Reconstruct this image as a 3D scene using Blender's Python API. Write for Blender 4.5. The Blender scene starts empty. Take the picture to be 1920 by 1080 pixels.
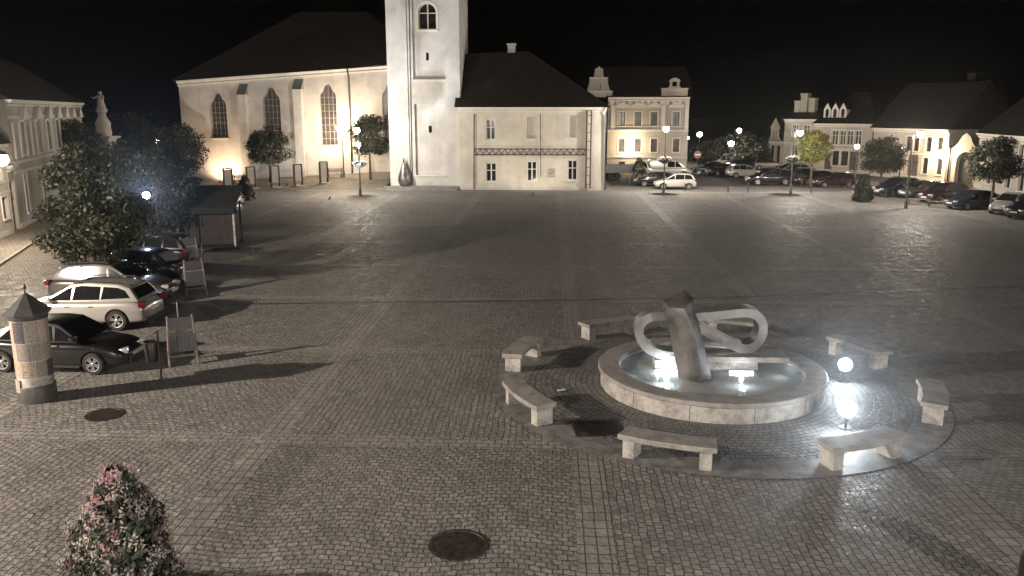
import bpy, bmesh, math, random
import numpy as np
from mathutils import Vector, Matrix
from mathutils.geometry import tessellate_polygon
R = math.radians; PI = math.pi
random.seed(7)
sc = bpy.context.scene
col = sc.collection

# ------------------------------------------------------------------ camera and its ground geometry
F, YH, CH = 1550.0, 208.0, 7.4
PT = math.atan((540-YH)/F); YA = math.atan(74/F*math.cos(PT))
def ray(px, py):
    x = (px-960)/F; y = (py-540)/F
    fw = math.cos(PT)-y*math.sin(PT); dn = math.sin(PT)+y*math.cos(PT)
    return (x*math.cos(YA)-fw*math.sin(YA), x*math.sin(YA)+fw*math.cos(YA), -dn)
def G(px, py, z=0.0):                       # point of the ground seen there
    a, b, c = ray(px, py); t = (z-CH)/c
    return Vector((a*t, b*t, z))
def at(px, py, Y):                          # point of the wall plane y = Y seen there
    a, b, c = ray(px, py); t = Y/b
    return Vector((a*t, Y, CH+c*t))
cd = bpy.data.cameras.new('camera'); cam = bpy.data.objects.new('camera', cd); col.objects.link(cam)
cam.location = (0, 0, CH); cam.rotation_euler = (PI/2-PT, 0, YA)
cd.sensor_width = 36; cd.lens = F/1920*36; cd.clip_end = 2000; cd.clip_start = .1
sc.camera = cam

# ------------------------------------------------------------------ materials
def srgb(h):
    h = h.lstrip('#'); v = [int(h[i:i+2], 16)/255 for i in (0, 2, 4)]
    return tuple(((c/12.92) if c <= .04045 else ((c+.055)/1.055)**2.4) for c in v)+(1,)
def C3(r, g=None, b=None):
    return (r, r if g is None else g, r if b is None else b, 1)
class NT:
    def __init__(s, name):
        s.m = bpy.data.materials.new(name); s.m.use_nodes = True
        s.t = s.m.node_tree; s.n = s.t.nodes; s.b = s.n['Principled BSDF']; s.out = s.n['Material Output']
    def add(s, typ, **kw):
        n = s.n.new('ShaderNode'+typ)
        for k, v in kw.items(): setattr(n, k, v)
        return n
    def ln(s, a, b): s.t.links.new(a, b)
    def math(s, op, a, b=None):
        n = s.add('Math', operation=op)
        for i, v in enumerate((a, b)):
            if v is None: continue
            if isinstance(v, (int, float)): n.inputs[i].default_value = v
            else: s.ln(v, n.inputs[i])
        return n.outputs[0]
    def noise(s, scale, vec=None, detail=4, rough=.55):
        n = s.add('TexNoise'); n.inputs['Scale'].default_value = scale
        n.inputs['Detail'].default_value = detail; n.inputs['Roughness'].default_value = rough
        if vec is not None: s.ln(vec, n.inputs['Vector'])
        return n
    def ramp(s, fac, stops):
        r = s.add('ValToRGB'); e = r.color_ramp.elements
        while len(e) < len(stops): e.new(.5)
        for el, (p, c) in zip(e, stops): el.position = p; el.color = c
        s.ln(fac, r.inputs[0]); return r.outputs[0]
    def mix(s, f, a, b, typ='MIX'):
        n = s.add('Mix', data_type='RGBA', blend_type=typ)
        for i, v in ((0, f), (6, a), (7, b)):
            if isinstance(v, (int, float)): n.inputs[i].default_value = v
            elif isinstance(v, tuple): n.inputs[i].default_value = v
            else: s.ln(v, n.inputs[i])
        return n.outputs[2]
    def bump(s, h, dist, strength=1.0, nrm=None):
        n = s.add('Bump'); n.inputs['Distance'].default_value = dist; n.inputs['Strength'].default_value = strength
        s.ln(h, n.inputs['Height'])
        if nrm is not None: s.ln(nrm, n.inputs['Normal'])
        return n.outputs[0]
    def set(s, **kw):
        for k, v in kw.items():
            k = k.replace('_', ' ')
            if isinstance(v, (int, float, tuple)): s.b.inputs[k].default_value = v
            else: s.ln(v, s.b.inputs[k])
        return s.m

def mat_plain(name, c, rough=.6, metal=0.0, coat=0.0, var=.12, scale=6, bump=0.0):
    t = NT(name); tc = t.add('TexCoord')
    nz = t.noise(scale, tc.outputs['Object'])
    lo = tuple(x*(1-var*2) for x in c[:3])+(1,); hi = tuple(min(1, x*(1+var)) for x in c[:3])+(1,)
    t.set(Base_Color=t.ramp(nz.outputs[0], [(.3, lo), (.7, hi)]), Roughness=rough, Metallic=metal, Coat_Weight=coat)
    if bump:
        t.set(Normal=t.bump(t.noise(scale*8, tc.outputs['Object']).outputs[0], bump))
    return t.m
def mat_plaster(name, c, stain=.35, scale=.5):
    t = NT(name); g = t.add('NewGeometry'); v = g.outputs['Position']
    n1 = t.noise(scale, v, 6, .65); n2 = t.noise(7, v, 5)
    mp = t.add('Mapping'); mp.inputs['Scale'].default_value = (2.2, 2.2, .18); t.ln(v, mp.inputs['Vector'])
    n3 = t.noise(1, mp.outputs[0], 4, .6)
    dk = tuple(x*(1-stain) for x in c[:3])+(1,)
    a = t.ramp(n1.outputs[0], [(.32, dk), (.62, c)])
    b = t.ramp(n3.outputs[0], [(.35, C3(.72)), (.6, C3(1))])
    sx = t.add('SeparateXYZ'); t.ln(v, sx.inputs[0])
    damp = t.ramp(t.math('ADD', sx.outputs[2], t.math('MULTIPLY', n1.outputs[0], 1.2)), [(.35, C3(.62, .6, .57)), (1.0, C3(1))])
    cc = t.mix(.55, t.mix(.25, a, b, 'MULTIPLY'), damp, 'MULTIPLY')
    t.set(Base_Color=cc, Roughness=.9, Normal=t.bump(n2.outputs[0], .012))
    return t.m
def mat_roof(name, c):
    t = NT(name); tc = t.add('TexCoord'); br = t.add('TexBrick'); t.ln(tc.outputs['UV'], br.inputs['Vector'])
    br.inputs['Scale'].default_value = 1; br.inputs['Brick Width'].default_value = .22; br.inputs['Row Height'].default_value = .3
    br.inputs['Mortar Size'].default_value = .025; br.inputs['Mortar Smooth'].default_value = .4
    br.inputs['Color1'].default_value = tuple(x*.75 for x in c[:3])+(1,); br.inputs['Color2'].default_value = tuple(x*1.25 for x in c[:3])+(1,)
    br.inputs['Mortar'].default_value = tuple(x*.35 for x in c[:3])+(1,)
    g = t.add('NewGeometry'); n = t.noise(.6, g.outputs['Position'], 5)
    t.set(Base_Color=t.mix(.7, br.outputs[0], t.ramp(n.outputs[0], [(.3, C3(.55)), (.7, C3(1.1))]), 'MULTIPLY'), Roughness=.75,
          Normal=t.bump(br.outputs['Fac'], -.03))
    return t.m
GX, GY, GS = .85, 17.6, 7.3
def mat_setts(name, w, h, c1, c2, mort, mode='grid', warp=.05, rough=(.3, .85), bump=.045, off=.5):
    """rows of stone setts; mode 'grid' turns the rows by 90 degrees in every second field of the square"""
    t = NT(name); g = t.add('NewGeometry'); pos = g.outputs['Position']
    sx = t.add('SeparateXYZ')
    if mode == 'uv':
        tc = t.add('TexCoord'); t.ln(tc.outputs['UV'], sx.inputs[0])
    else: t.ln(pos, sx.inputs[0])
    x, y = sx.outputs[0], sx.outputs[1]
    nw = t.noise(1.7, pos, 2, .5); nw2 = t.noise(5.5, pos, 1, .5)
    sw = t.add('SeparateXYZ'); t.ln(nw.outputs['Color'], sw.inputs[0]); sw2 = t.add('SeparateXYZ'); t.ln(nw2.outputs['Color'], sw2.inputs[0])
    def warped(c, i):
        a = t.math('MULTIPLY', t.math('SUBTRACT', sw.outputs[i], .5), warp*2.2)
        b = t.math('MULTIPLY', t.math('SUBTRACT', sw2.outputs[i], .5), warp*1.1)
        return t.math('ADD', c, t.math('ADD', a, b))
    xw, yw = warped(x, 0), warped(y, 1)
    if mode == 'grid':
        fi = t.math('FLOOR', t.math('DIVIDE', t.math('SUBTRACT', x, GX), GS)); fj = t.math('FLOOR', t.math('DIVIDE', t.math('SUBTRACT', y, GY), GS))
        par = t.math('FLOORED_MODULO', t.math('ADD', fi, fj), 2.0)
        # even fields: gently waved courses across the square, odd: straight courses along it
        wav = t.math('MULTIPLY', t.math('SINE', t.math('MULTIPLY', x, 2.1)), .10)
        ya = t.math('ADD', yw, wav)
        ma = t.add('Mix', data_type='FLOAT'); mb = t.add('Mix', data_type='FLOAT')
        for m, p, q in ((ma, xw, yw), (mb, ya, xw)):
            t.ln(par, m.inputs[0]); t.ln(p, m.inputs[2]); t.ln(q, m.inputs[3])
        u, v = ma.outputs[0], mb.outputs[0]
    else: u, v = xw, yw
    cv = t.add('CombineXYZ'); t.ln(u, cv.inputs[0]); t.ln(v, cv.inputs[1])
    br = t.add('TexBrick'); br.offset = off; t.ln(cv.outputs[0], br.inputs['Vector'])
    br.inputs['Scale'].default_value = 1; br.inputs['Brick Width'].default_value = w; br.inputs['Row Height'].default_value = h
    br.inputs['Mortar Size'].default_value = .014; br.inputs['Mortar Smooth'].default_value = .55; br.inputs['Bias'].default_value = 0
    br.inputs['Color1'].default_value = c1; br.inputs['Color2'].default_value = c2; br.inputs['Mortar'].default_value = mort
    n1 = t.noise(.35, pos, 5, .6); n2 = t.noise(22, pos, 4, .6); n3 = t.noise(2.3, pos, 3)
    cc = t.mix(.75, br.outputs[0], t.ramp(n1.outputs[0], [(.3, C3(.76)), (.7, C3(1.1))]), 'MULTIPLY')
    cc = t.mix(.5, cc, t.ramp(n3.outputs[0], [(.3, C3(.7)), (.7, C3(1.1, 1.08, 1.05))]), 'MULTIPLY')
    cc = t.mix(.5, cc, t.ramp(n2.outputs[0], [(.3, C3(.6)), (.7, C3(1.2))]), 'MULTIPLY')
    n4 = t.noise(9, pos, 2, .5)
    hgt = t.math('SUBTRACT', t.math('ADD', t.math('MULTIPLY', n2.outputs[0], .3), t.math('ADD', t.math('MULTIPLY', n4.outputs[0], .9), n3.outputs[0])), br.outputs['Fac'])
    rr = t.ramp(t.math('ADD', t.math('MULTIPLY', n2.outputs[0], .6), t.math('MULTIPLY', n3.outputs[0], .4)), [(.36, C3(rough[0])), (.56, C3(rough[1]))])
    t.set(Base_Color=cc, Roughness=rr, Specular_IOR_Level=.4, Normal=t.bump(hgt, bump))
    return t.m
def mat_granite(name, c, rough=.6, bump=.004, stain=.3):
    t = NT(name); g = t.add('NewGeometry'); p = g.outputs['Position']
    n = t.noise(90, p, 2, .7); m = t.noise(3, p, 5, .65)
    a = t.ramp(n.outputs[0], [(.35, tuple(x*.45 for x in c[:3])+(1,)), (.55, c), (.75, tuple(min(1, x*1.35) for x in c[:3])+(1,))])
    b = t.ramp(m.outputs[0], [(.35, C3(1-stain*1.4)), (.6, C3(1))])
    t.set(Base_Color=t.mix(.9, a, b, 'MULTIPLY'), Roughness=rough, Normal=t.bump(m.outputs[0], bump*4))
    return t.m
def mat_leaf(name, c1, c2, c3=None):
    t = NT(name); g = t.add('NewGeometry')
    st = [(0, c1), (.6, c2), (1, c3 or tuple(x*1.4 for x in c2[:3])+(1,))]
    n = t.noise(1.3, g.outputs['Position'], 3)
    a = t.ramp(g.outputs['Random Per Island'], st)
    t.set(Base_Color=t.mix(.7, a, t.ramp(n.outputs[0], [(.35, C3(.5)), (.65, C3(1.2))]), 'MULTIPLY'), Roughness=.55)
    tr = t.add('BsdfTranslucent'); t.ln(a, tr.inputs[0]); mx = t.add('MixShader'); mx.inputs[0].default_value = .25
    t.ln(t.b.outputs[0], mx.inputs[1]); t.ln(tr.outputs[0], mx.inputs[2]); t.ln(mx.outputs[0], t.out.inputs[0])
    return t.m
def mat_emit(name, c, s):
    t = NT(name); t.set(Base_Color=C3(.8), Emission_Color=c, Emission_Strength=s); return t.m
def mat_poster(name, base, ink, sx, sz, seed):
    """a paper bill: lighter and darker printed blocks and rows of illegible type"""
    t = NT(name); tc = t.add('TexCoord'); mp = t.add('Mapping'); t.ln(tc.outputs['UV'], mp.inputs[0])
    mp.inputs['Location'].default_value = (seed*1.7, seed*.9, 0); mp.inputs['Scale'].default_value = (sx, sz, 1)
    br = t.add('TexBrick'); t.ln(mp.outputs[0], br.inputs['Vector']); br.inputs['Scale'].default_value = 1
    br.inputs['Brick Width'].default_value = .23; br.inputs['Row Height'].default_value = .09; br.inputs['Mortar Size'].default_value = .03
    br.inputs['Color1'].default_value = ink; br.inputs['Color2'].default_value = base; br.inputs['Mortar'].default_value = base
    n = t.noise(3+seed % 3, mp.outputs[0], 3); n2 = t.noise(14, mp.outputs[0], 3)
    f = t.ramp(n.outputs[0], [(.46, C3(0)), (.52, C3(1))])
    cc = t.mix(f, base, br.outputs[0]); cc = t.mix(.6, cc, t.ramp(n2.outputs[0], [(.3, C3(.4)), (.65, C3(.9))]), 'MULTIPLY')
    t.set(Base_Color=t.mix(1.0, cc, C3(.66, .62, .58), 'MULTIPLY'), Roughness=.75); return t.m

M = {}
M['setts'] = mat_setts('cobble_setts', .185, .15, C3(.195, .186, .175), C3(.285, .272, .257), C3(.07, .067, .063))
M['slabs'] = mat_setts('paving_slabs', .30, .217, C3(.235, .225, .212), C3(.295, .283, .268), C3(.06, .057, .054), 'x', .012, (.3, .8), .035)
M['slabsy'] = mat_setts('paving_slabs_along', .217, .30, C3(.235, .225, .212), C3(.295, .283, .268), C3(.06, .057, .054), 'x', .012, (.3, .8), .035, 0)
M['ringsett'] = mat_setts('ring_setts', .2, .16, C3(.16, .158, .153), C3(.235, .232, .228), C3(.035), 'uv', .03)
M['ringslab'] = mat_granite('ring_slab', C3(.27, .262, .25), .6, .003, .45)
M['street'] = mat_setts('street_setts', .2, .13, C3(.15, .135, .115), C3(.22, .2, .17), C3(.04), 'y', .07)
M['terrace'] = mat_setts('terrace_setts', .3, .2, C3(.2, .185, .165), C3(.26, .24, .21), C3(.07), 'y', .03)
M['kerb'] = mat_granite('kerb_stone', C3(.33, .32, .3))
M['stone'] = mat_granite('pale_granite', C3(.5, .48, .45), .65, .004, .4)
M['stone2'] = mat_granite('seat_granite', C3(.36, .345, .325), .6, .004, .3)
M['sandstone'] = mat_plaster('carved_sandstone', C3(.55, .52, .47), .4, 1.5)
M['pool'] = mat_plaster('pool_lining', C3(.5, .52, .52), .3, 1.2)
M['channel'] = mat_plain('iron_channel', C3(.035), .5, .4)
M['steel'] = mat_plain('satin_steel', C3(.56, .55, .53), .36, 1.0, var=.15, scale=1.5)
M['steel2'] = mat_plain('brushed_metal', C3(.29, .285, .28), .45, .8, var=.35, scale=1.2, bump=.003)
M['iron'] = mat_plain('cast_iron', C3(.075, .06, .052), .5, .6, bump=.004, var=.3)
M['black'] = mat_plain('black_paint', C3(.018), .4, .2)
M['dgrey'] = mat_plain('dark_grey_paint', C3(.05), .5)
M['pole'] = mat_plain('lamp_pole_paint', C3(.09, .095, .09), .4, .4)
M['wood'] = mat_plain('worn_timber', C3(.17, .14, .12), .7, var=.3, scale=4)
M['felt'] = mat_plain('roofing_felt', C3(.012), .95)
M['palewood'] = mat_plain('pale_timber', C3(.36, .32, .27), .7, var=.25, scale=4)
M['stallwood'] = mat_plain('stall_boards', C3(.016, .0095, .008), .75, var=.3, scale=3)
M['white'] = mat_plain('white_paint', C3(.75), .5, var=.06)
M['paper'] = mat_plain('grey_panel', C3(.4, .39, .37), .6, var=.3, scale=3)
M['church'] = mat_plaster('church_plaster', C3(.6, .575, .54), .3)
M['tower'] = mat_plaster('tower_plaster', C3(.68, .675, .66), .25)
M['house'] = mat_plaster('house_plaster', C3(.72, .685, .61), .25)
M['trim'] = mat_plaster('trim_plaster', C3(.8, .78, .73), .1)
M['town'] = mat_plaster('town_plaster', C3(.5, .47, .42), .25)
M['row'] = mat_plaster('row_plaster', C3(.58, .54, .48), .3)
M['left'] = mat_plaster('old_plaster', C3(.55, .52, .47), .35)
M['leadbar'] = mat_plain('lead_bar', C3(.26, .25, .24), .7)
M['panel'] = mat_plaster('panel_plaster', C3(.66, .65, .62), .2)
M['rooft'] = mat_roof('clay_tiles', C3(.034, .023, .019))
M['roofd'] = mat_roof('dark_tiles', C3(.014, .012, .0115))
M['copper'] = mat_plain('green_copper', C3(.13, .17, .16), .6, .3)
M['glass'] = mat_plain('window_glass', C3(.02, .022, .025), .12, 0, var=.4, scale=1)
M['glassb'] = mat_plain('curtained_glass', C3(.11, .1, .09), .25, 0, var=.4, scale=1.3)
M['leadglass'] = mat_plain('leaded_glass', C3(.05, .04, .036), .3, 0, var=.4, scale=2)
M['bark'] = mat_plain('bark', C3(.13, .1, .08), .9, var=.4, scale=8, bump=.02)
M['leaf'] = mat_leaf('leaf_green', C3(.022, .028, .015), C3(.05, .058, .03))
M['leafd'] = mat_leaf('leaf_dark', C3(.018, .022, .016), C3(.038, .045, .028))
M['leaff'] = mat_leaf('leaf_grey_green', C3(.035, .042, .03), C3(.075, .085, .062))
M['leafy'] = mat_leaf('leaf_lamplit', C3(.1, .11, .03), C3(.23, .22, .07))  # yellow green lamp light put into the leaf colour
M['pink'] = mat_leaf('petal_pink', C3(.34, .15, .16), C3(.42, .23, .23), C3(.5, .36, .33))
M['wpet'] = mat_leaf('petal_white', C3(.42, .38, .33), C3(.52, .47, .44), C3(.56, .53, .45))
M['red'] = mat_leaf('petal_red', C3(.17, .045, .055), C3(.25, .08, .09))
M['lilac'] = mat_leaf('petal_lilac', C3(.3, .23, .3), C3(.4, .33, .38))
M['tyre'] = mat_plain('rubber', C3(.015), .8)
M['rim'] = mat_plain('alloy', C3(.55), .3, .9, var=.05)
M['carglass'] = mat_plain('car_glass', C3(.012, .013, .015), .06, 0, var=.2)
M['lampglass'] = mat_plain('headlight_glass', C3(.6, .6, .62), .12, .3)
M['taillight'] = mat_plain('tail_light_red', C3(.13, .012, .012), .15)
M['plate'] = mat_plain('number_plate', C3(.7), .5, var=.03)
M['trimblk'] = mat_plain('black_plastic', C3(.02), .55)
M['lens'] = mat_emit('lit_lamp_glass', (1, .86, .66, 1), 60)
M['lensw'] = mat_emit('lit_cool_glass', (.8, .9, 1, 1), 30)
M['lensf'] = mat_emit('lit_flood_glass', (.85, .93, 1, 1), 200)
M['lensb'] = mat_emit('lit_blue_glass', (.55, .72, 1, 1), 120)
M['lenslow'] = mat_emit('dim_lamp_glass', (1, .85, .6, 1), 14)
M['litwin'] = mat_emit('lit_window_glass', (1, .78, .45, 1), 5)
def paint(name, c, metal=.3): return mat_plain(name, c, .28, metal, 1.0, var=.03, scale=1)
for n, c in dict(p_black=C3(.012, .012, .014), p_white=C3(.38, .37, .35), p_silver=C3(.075, .073, .07), p_dred=C3(.042, .016, .017), p_navy=C3(.02, .026, .04), p_grey=C3(.14), p_cream=C3(.55, .53, .48), p_red=C3(.07, .026, .026)).items():
    M[n] = paint('car_'+{'p_black':'black','p_white':'white','p_silver':'silver','p_dred':'dark_red','p_navy':'navy','p_grey':'grey','p_cream':'cream','p_red':'red'}[n], c)
def mat_water():
    t = NT('pool_water'); g = t.add('NewGeometry')
    n = t.noise(7, g.outputs['Position'], 3, .5)
    nr = t.bump(n.outputs[0], .02)
    gl = t.add('BsdfGlossy'); gl.inputs['Roughness'].default_value = .04; t.ln(nr, gl.inputs['Normal'])
    tr = t.add('BsdfTransparent'); tr.inputs[0].default_value = (.9, .93, .93, 1)
    fr = t.add('Fresnel'); fr.inputs[0].default_value = 1.33; t.ln(nr, fr.inputs['Normal'])
    df = t.add('BsdfDiffuse'); df.inputs[0].default_value = (.5, .53, .53, 1)
    m1 = t.add('MixShader'); m1.inputs[0].default_value = .6; t.ln(tr.outputs[0], m1.inputs[1]); t.ln(df.outputs[0], m1.inputs[2])
    m2 = t.add('MixShader'); t.ln(fr.outputs[0], m2.inputs[0]); t.ln(m1.outputs[0], m2.inputs[1]); t.ln(gl.outputs[0], m2.inputs[2])
    t.ln(m2.outputs[0], t.out.inputs[0]); return t.m
M['water'] = mat_water()

# ------------------------------------------------------------------ mesh building helpers
class MB:
    def __init__(s): s.v = []; s.f = []; s.mi = []
    def add(s, vs, fs, mi=0, T=None):
        o = len(s.v)
        for p in vs:
            p = Vector(p); s.v.append(tuple(T @ p) if T is not None else tuple(p))
        for f in fs: s.f.append([o+i for i in f]); s.mi.append(mi)
        return s
    def box(s, x0, y0, z0, x1, y1, z1, mi=0, T=None):
        v = [(x0,y0,z0),(x1,y0,z0),(x1,y1,z0),(x0,y1,z0),(x0,y0,z1),(x1,y0,z1),(x1,y1,z1),(x0,y1,z1)]
        return s.add(v, [(0,3,2,1),(4,5,6,7),(0,1,5,4),(1,2,6,5),(2,3,7,6),(3,0,4,7)], mi, T)
    def lathe(s, prof, n=20, mi=0, T=None, cap=True):
        v = []; f = []
        for r, z in prof:
            for k in range(n): a = 2*PI*k/n; v.append((r*math.cos(a), r*math.sin(a), z))
        for i in range(len(prof)-1):
            for k in range(n): f.append((i*n+k, i*n+(k+1) % n, (i+1)*n+(k+1) % n, (i+1)*n+k))
        if cap: f.append(tuple(reversed(range(n)))); f.append(tuple((len(prof)-1)*n+k for k in range(n)))
        return s.add(v, f, mi, T)
    def tube(s, pts, r, n=8, mi=0, T=None):
        pts = [Vector(p) for p in pts]; rs = r if isinstance(r, (list, tuple)) else [r]*len(pts)
        v = []; f = []
        for i, p in enumerate(pts):
            d = (pts[min(i+1, len(pts)-1)]-pts[max(i-1, 0)]).normalized()
            u = d.cross(Vector((0,0,1)) if abs(d.z) < .9 else Vector((1,0,0))).normalized(); w = d.cross(u)
            for k in range(n): a = 2*PI*k/n; v.append(tuple(p+(u*math.cos(a)+w*math.sin(a))*rs[i]))
        for i in range(len(pts)-1):
            for k in range(n): f.append((i*n+k, (i+1)*n+k, (i+1)*n+(k+1) % n, i*n+(k+1) % n))
        f.append(tuple(range(n))); f.append(tuple(reversed([(len(pts)-1)*n+k for k in range(n)])))
        return s.add(v, f, mi, T)
    def prism(s, poly, y0, y1, mi=0, T=None):      # polygon in x,z pushed along y
        n = len(poly); v = [(x, y0, z) for x, z in poly]+[(x, y1, z) for x, z in poly]
        f = [tuple(range(n)), tuple(reversed(range(n, 2*n)))]+[(i, i+n, (i+1) % n+n, (i+1) % n) for i in range(n)]
        return s.add(v, f, mi, T)
    def sphere(s, c, r, n=12, m=8, mi=0, sz=1.0):
        return s.lathe([(max(r*math.sin(PI*i/m), .001), -r*sz*math.cos(PI*i/m)) for i in range(m+1)], n, mi, Matrix.Translation(Vector(c)), False)
    def build(s, name, mats, parent=None, smooth=False, bevel=0, uv=None, fixn=True):
        me = bpy.data.meshes.new(name); me.from_pydata(s.v, [], s.f)
        if not isinstance(mats, (list, tuple)): mats = [mats]
        for m in mats: me.materials.append(M[m] if isinstance(m, str) else m)
        me.polygons.foreach_set('material_index', s.mi)
        if fixn or bevel:
            bm = bmesh.new(); bm.from_mesh(me)
            if fixn: bmesh.ops.recalc_face_normals(bm, faces=bm.faces)
            if bevel:
                ed = [e for e in bm.edges if len(e.link_faces) == 2 and e.calc_face_angle(0) > .6]
                bmesh.ops.bevel(bm, geom=ed, offset=bevel, segments=2, affect='EDGES', profile=.6, clamp_overlap=True)
            bm.to_mesh(me); bm.free()
        if uv:
            ul = me.uv_layers.new(name='UVMap')
            for p in me.polygons:
                for li in p.loop_indices: ul.data[li].uv = uv(me.vertices[me.loops[li].vertex_index].co, p.normal)
        if smooth is True: me.polygons.foreach_set('use_smooth', [True]*len(me.polygons))
        o = bpy.data.objects.new(name, me); col.objects.link(o)
        if smooth == 'auto': autosmooth(me)
        if parent is not None: o.parent = parent
        return o
def autosmooth(me, ang=.7):
    bm = bmesh.new(); bm.from_mesh(me)
    for f in bm.faces: f.smooth = True
    for e in bm.edges: e.smooth = not (len(e.link_faces) == 2 and e.calc_face_angle(0) > ang)
    bm.to_mesh(me); bm.free()
def tag(o, label=None, cat=None, group=None, kind=None):
    if label: o['label'] = label
    if cat: o['category'] = cat
    if group: o['group'] = group
    if kind: o['kind'] = kind
    return o
def thing(name, label, cat, loc=(0, 0, 0), rz=0.0, group=None):
    o = bpy.data.objects.new(name, None); o.empty_display_size = .2; col.objects.link(o)
    o.location = loc; o.rotation_euler = (0, 0, rz); return tag(o, label, cat, group)
def dup(root, loc, rz, label, group=None, paintmat=None, scale=None):
    def cp(o, par):
        c = o.copy(); col.objects.link(c)
        if par is not None: c.parent = par
        for ch in o.children: cp(ch, c)
        return c
    r = cp(root, None); r.location = loc; r.rotation_euler = (0, 0, rz); r['label'] = label
    if group: r['group'] = group
    if scale: r.scale = scale
    if paintmat: repaint(r, paintmat)
    return r
def repaint(r, pm):
    for ch in r.children:
        if ch.name.split('.')[0] in ('body', 'cabin', 'wing_mirror', 'cargo_box'):
            ch.material_slots[0].link = 'OBJECT'; ch.material_slots[0].material = M[pm]
def light(name, loc, power, color=(1, .8, .58), radius=.12, parent=None, typ='POINT', target=None, size=1.0):
    l = bpy.data.lights.new(name, typ); l.energy = power; l.color = color; l.shadow_soft_size = radius
    o = bpy.data.objects.new(name, l); col.objects.link(o); o.location = loc
    if typ == 'SPOT':
        l.spot_size = size; l.spot_blend = .7
    if target is not None: o.rotation_euler = (Vector(target)-Vector(loc)).to_track_quat('-Z', 'Y').to_euler()
    if parent is not None: o.parent = parent
    return o
WARM = (1, .82, .62); WHT = (1, .9, .78); COOL = (.78, .88, 1)

# ------------------------------------------------------------------ the ground
def sheet(name, quads, z, mat, uvf=None):
    b = MB()
    for q in quads: b.add([(x, y, z) for x, y in q], [tuple(range(len(q)))])
    return tag(b.build(name, mat, fixn=False, uv=uvf), kind='structure')
def rect(x0, y0, x1, y1): return [(x0, y0), (x1, y0), (x1, y1), (x0, y1)]
sheet('ground', [rect(-700, -60, 700, 900)], 0, 'setts')
FC = Vector((4.42, 22.0, 0))
xs = [GX+GS*k for k in range(-3, 5)]; ys = [GY+GS*k for k in range(-1, 9)]
hw = .325
def near_ring(x, y): return (x-FC.x)**2+(y-FC.y)**2 < 6.0**2
sheet('paving_strip', [rect(x-hw, 3, x+hw, 78 if x > -10 else 76) for x in xs[0:]], .004, 'slabsy')
sheet('paving_strip', [rect(-23, y-hw, 33, y+hw) for y in ys], .008, 'slabs')
sheet('paving_border', [rect(-24, 77.2, 40, 77.9)], .016, 'kerb')
# dark drain channel crossing the square
b = MB(); dl = [(-11.6, 31.05), (-5, 31.7), (1.5, 32.35), (8, 33.2), (20.5, 35.9), (40, 40.5)]
for (xa, ya), (xb, yb) in zip(dl, dl[1:]): b.add([(xa, ya-.07, .012), (xb, yb-.07, .012), (xb, yb+.07, .012), (xa, ya+.07, .012)], [(0, 1, 2, 3)])
tag(b.build('drain_channel', 'channel', fixn=False), kind='structure')
# ring of paving around the fountain
def annulus(name, r0, r1, z, mat, n=120, kind='structure'):
    b = MB()
    for k in range(n):
        a0, a1 = 2*PI*k/n, 2*PI*(k+1)/n
        b.add([(FC.x+r*math.cos(a), FC.y+r*math.sin(a), z) for r, a in ((r0, a0), (r1, a0), (r1, a1), (r0, a1))], [(0, 1, 2, 3)])
    o = b.build(name, mat, fixn=False)
    me = o.data; ul = me.uv_layers.new(name='UVMap')
    for k, p in enumerate(me.polygons):
        for li, (r, a) in zip(p.loop_indices, ((r0, k), (r1, k), (r1, k+1), (r0, k+1))): ul.data[li].uv = (2*PI*a/n*4.2, r)
    return tag(o, kind=kind)
annulus('ring_paving', 2.9, 5.12, .013, 'ringsett')
annulus('ring_path', 5.12, 6.0, .017, 'ringslab')
# street and kerb on the left side
st = sheet('street', [[(-23.0, 3), (-23.0, 43), (-31, 66), (-46, 90), (-90, 110), (-90, 3)]], .004, 'street')
b = MB(); kp = [G(-40, 540), G(0, 500), G(90, 440), G(130, 405)]
for p, q in zip(kp, kp[1:]):
    d = (q-p).normalized(); n = Vector((-d.y, d.x, 0))*.14
    b.add([p, q, q+n, p+n, p+Vector((0,0,.12)), q+Vector((0,0,.12)), q+n+Vector((0,0,.12)), p+n+Vector((0,0,.12))], [(0,1,5,4),(1,2,6,5),(2,3,7,6),(3,0,4,7),(4,5,6,7)])
tag(b.build('kerb', 'kerb'), kind='structure')
pv = [kp[i]+Vector((-.14*.7, .14*.7, 0)) for i in range(4)]
b = MB(); far = [Vector((-60, 30, 0)), Vector((-60, 44, 0)), Vector((-50, 62, 0)), Vector((-42, 70, 0))]
for i in range(3): b.add([tuple(v+Vector((0, 0, .115))) for v in (pv[i], pv[i+1], far[i+1], far[i])], [(0, 1, 2, 3)])
tag(b.build('pavement', 'terrace'), kind='structure')
b = MB(); q = [G(75, 598), G(150, 515)]; d = (q[1]-q[0]).normalized(); n = Vector((-d.y, d.x, 0))*.16
p0, p1 = q[0]-d*6, q[1]+d*14
b.add([p0-n+Vector((0,0,.02)), p1-n+Vector((0,0,.02)), p1+n+Vector((0,0,.02)), p0+n+Vector((0,0,.02))], [(0, 1, 2, 3)])
tag(b.build('kerb_line', 'kerb'), kind='structure')
# terrace rising towards the church
b = MB(); nx, ny = 16, 6
def tz(x, y):
    u = min(max((x+38)/20, 0), 1); v = min(max((y-77.9)/8, 0), 1); return .02+1.2*u*v
for i in range(nx+1):
    for j in range(ny+1):
        x = -44+28.1*i/nx; y = 77.9+9.5*j/ny; b.v.append((x, y, tz(x, y)))
for i in range(nx):
    for j in range(ny):
        k = i*(ny+1)+j; b.f.append([k, k+ny+1, k+ny+2, k+1]); b.mi.append(0)
tag(b.build('terrace', 'terrace'), kind='structure')
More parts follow.
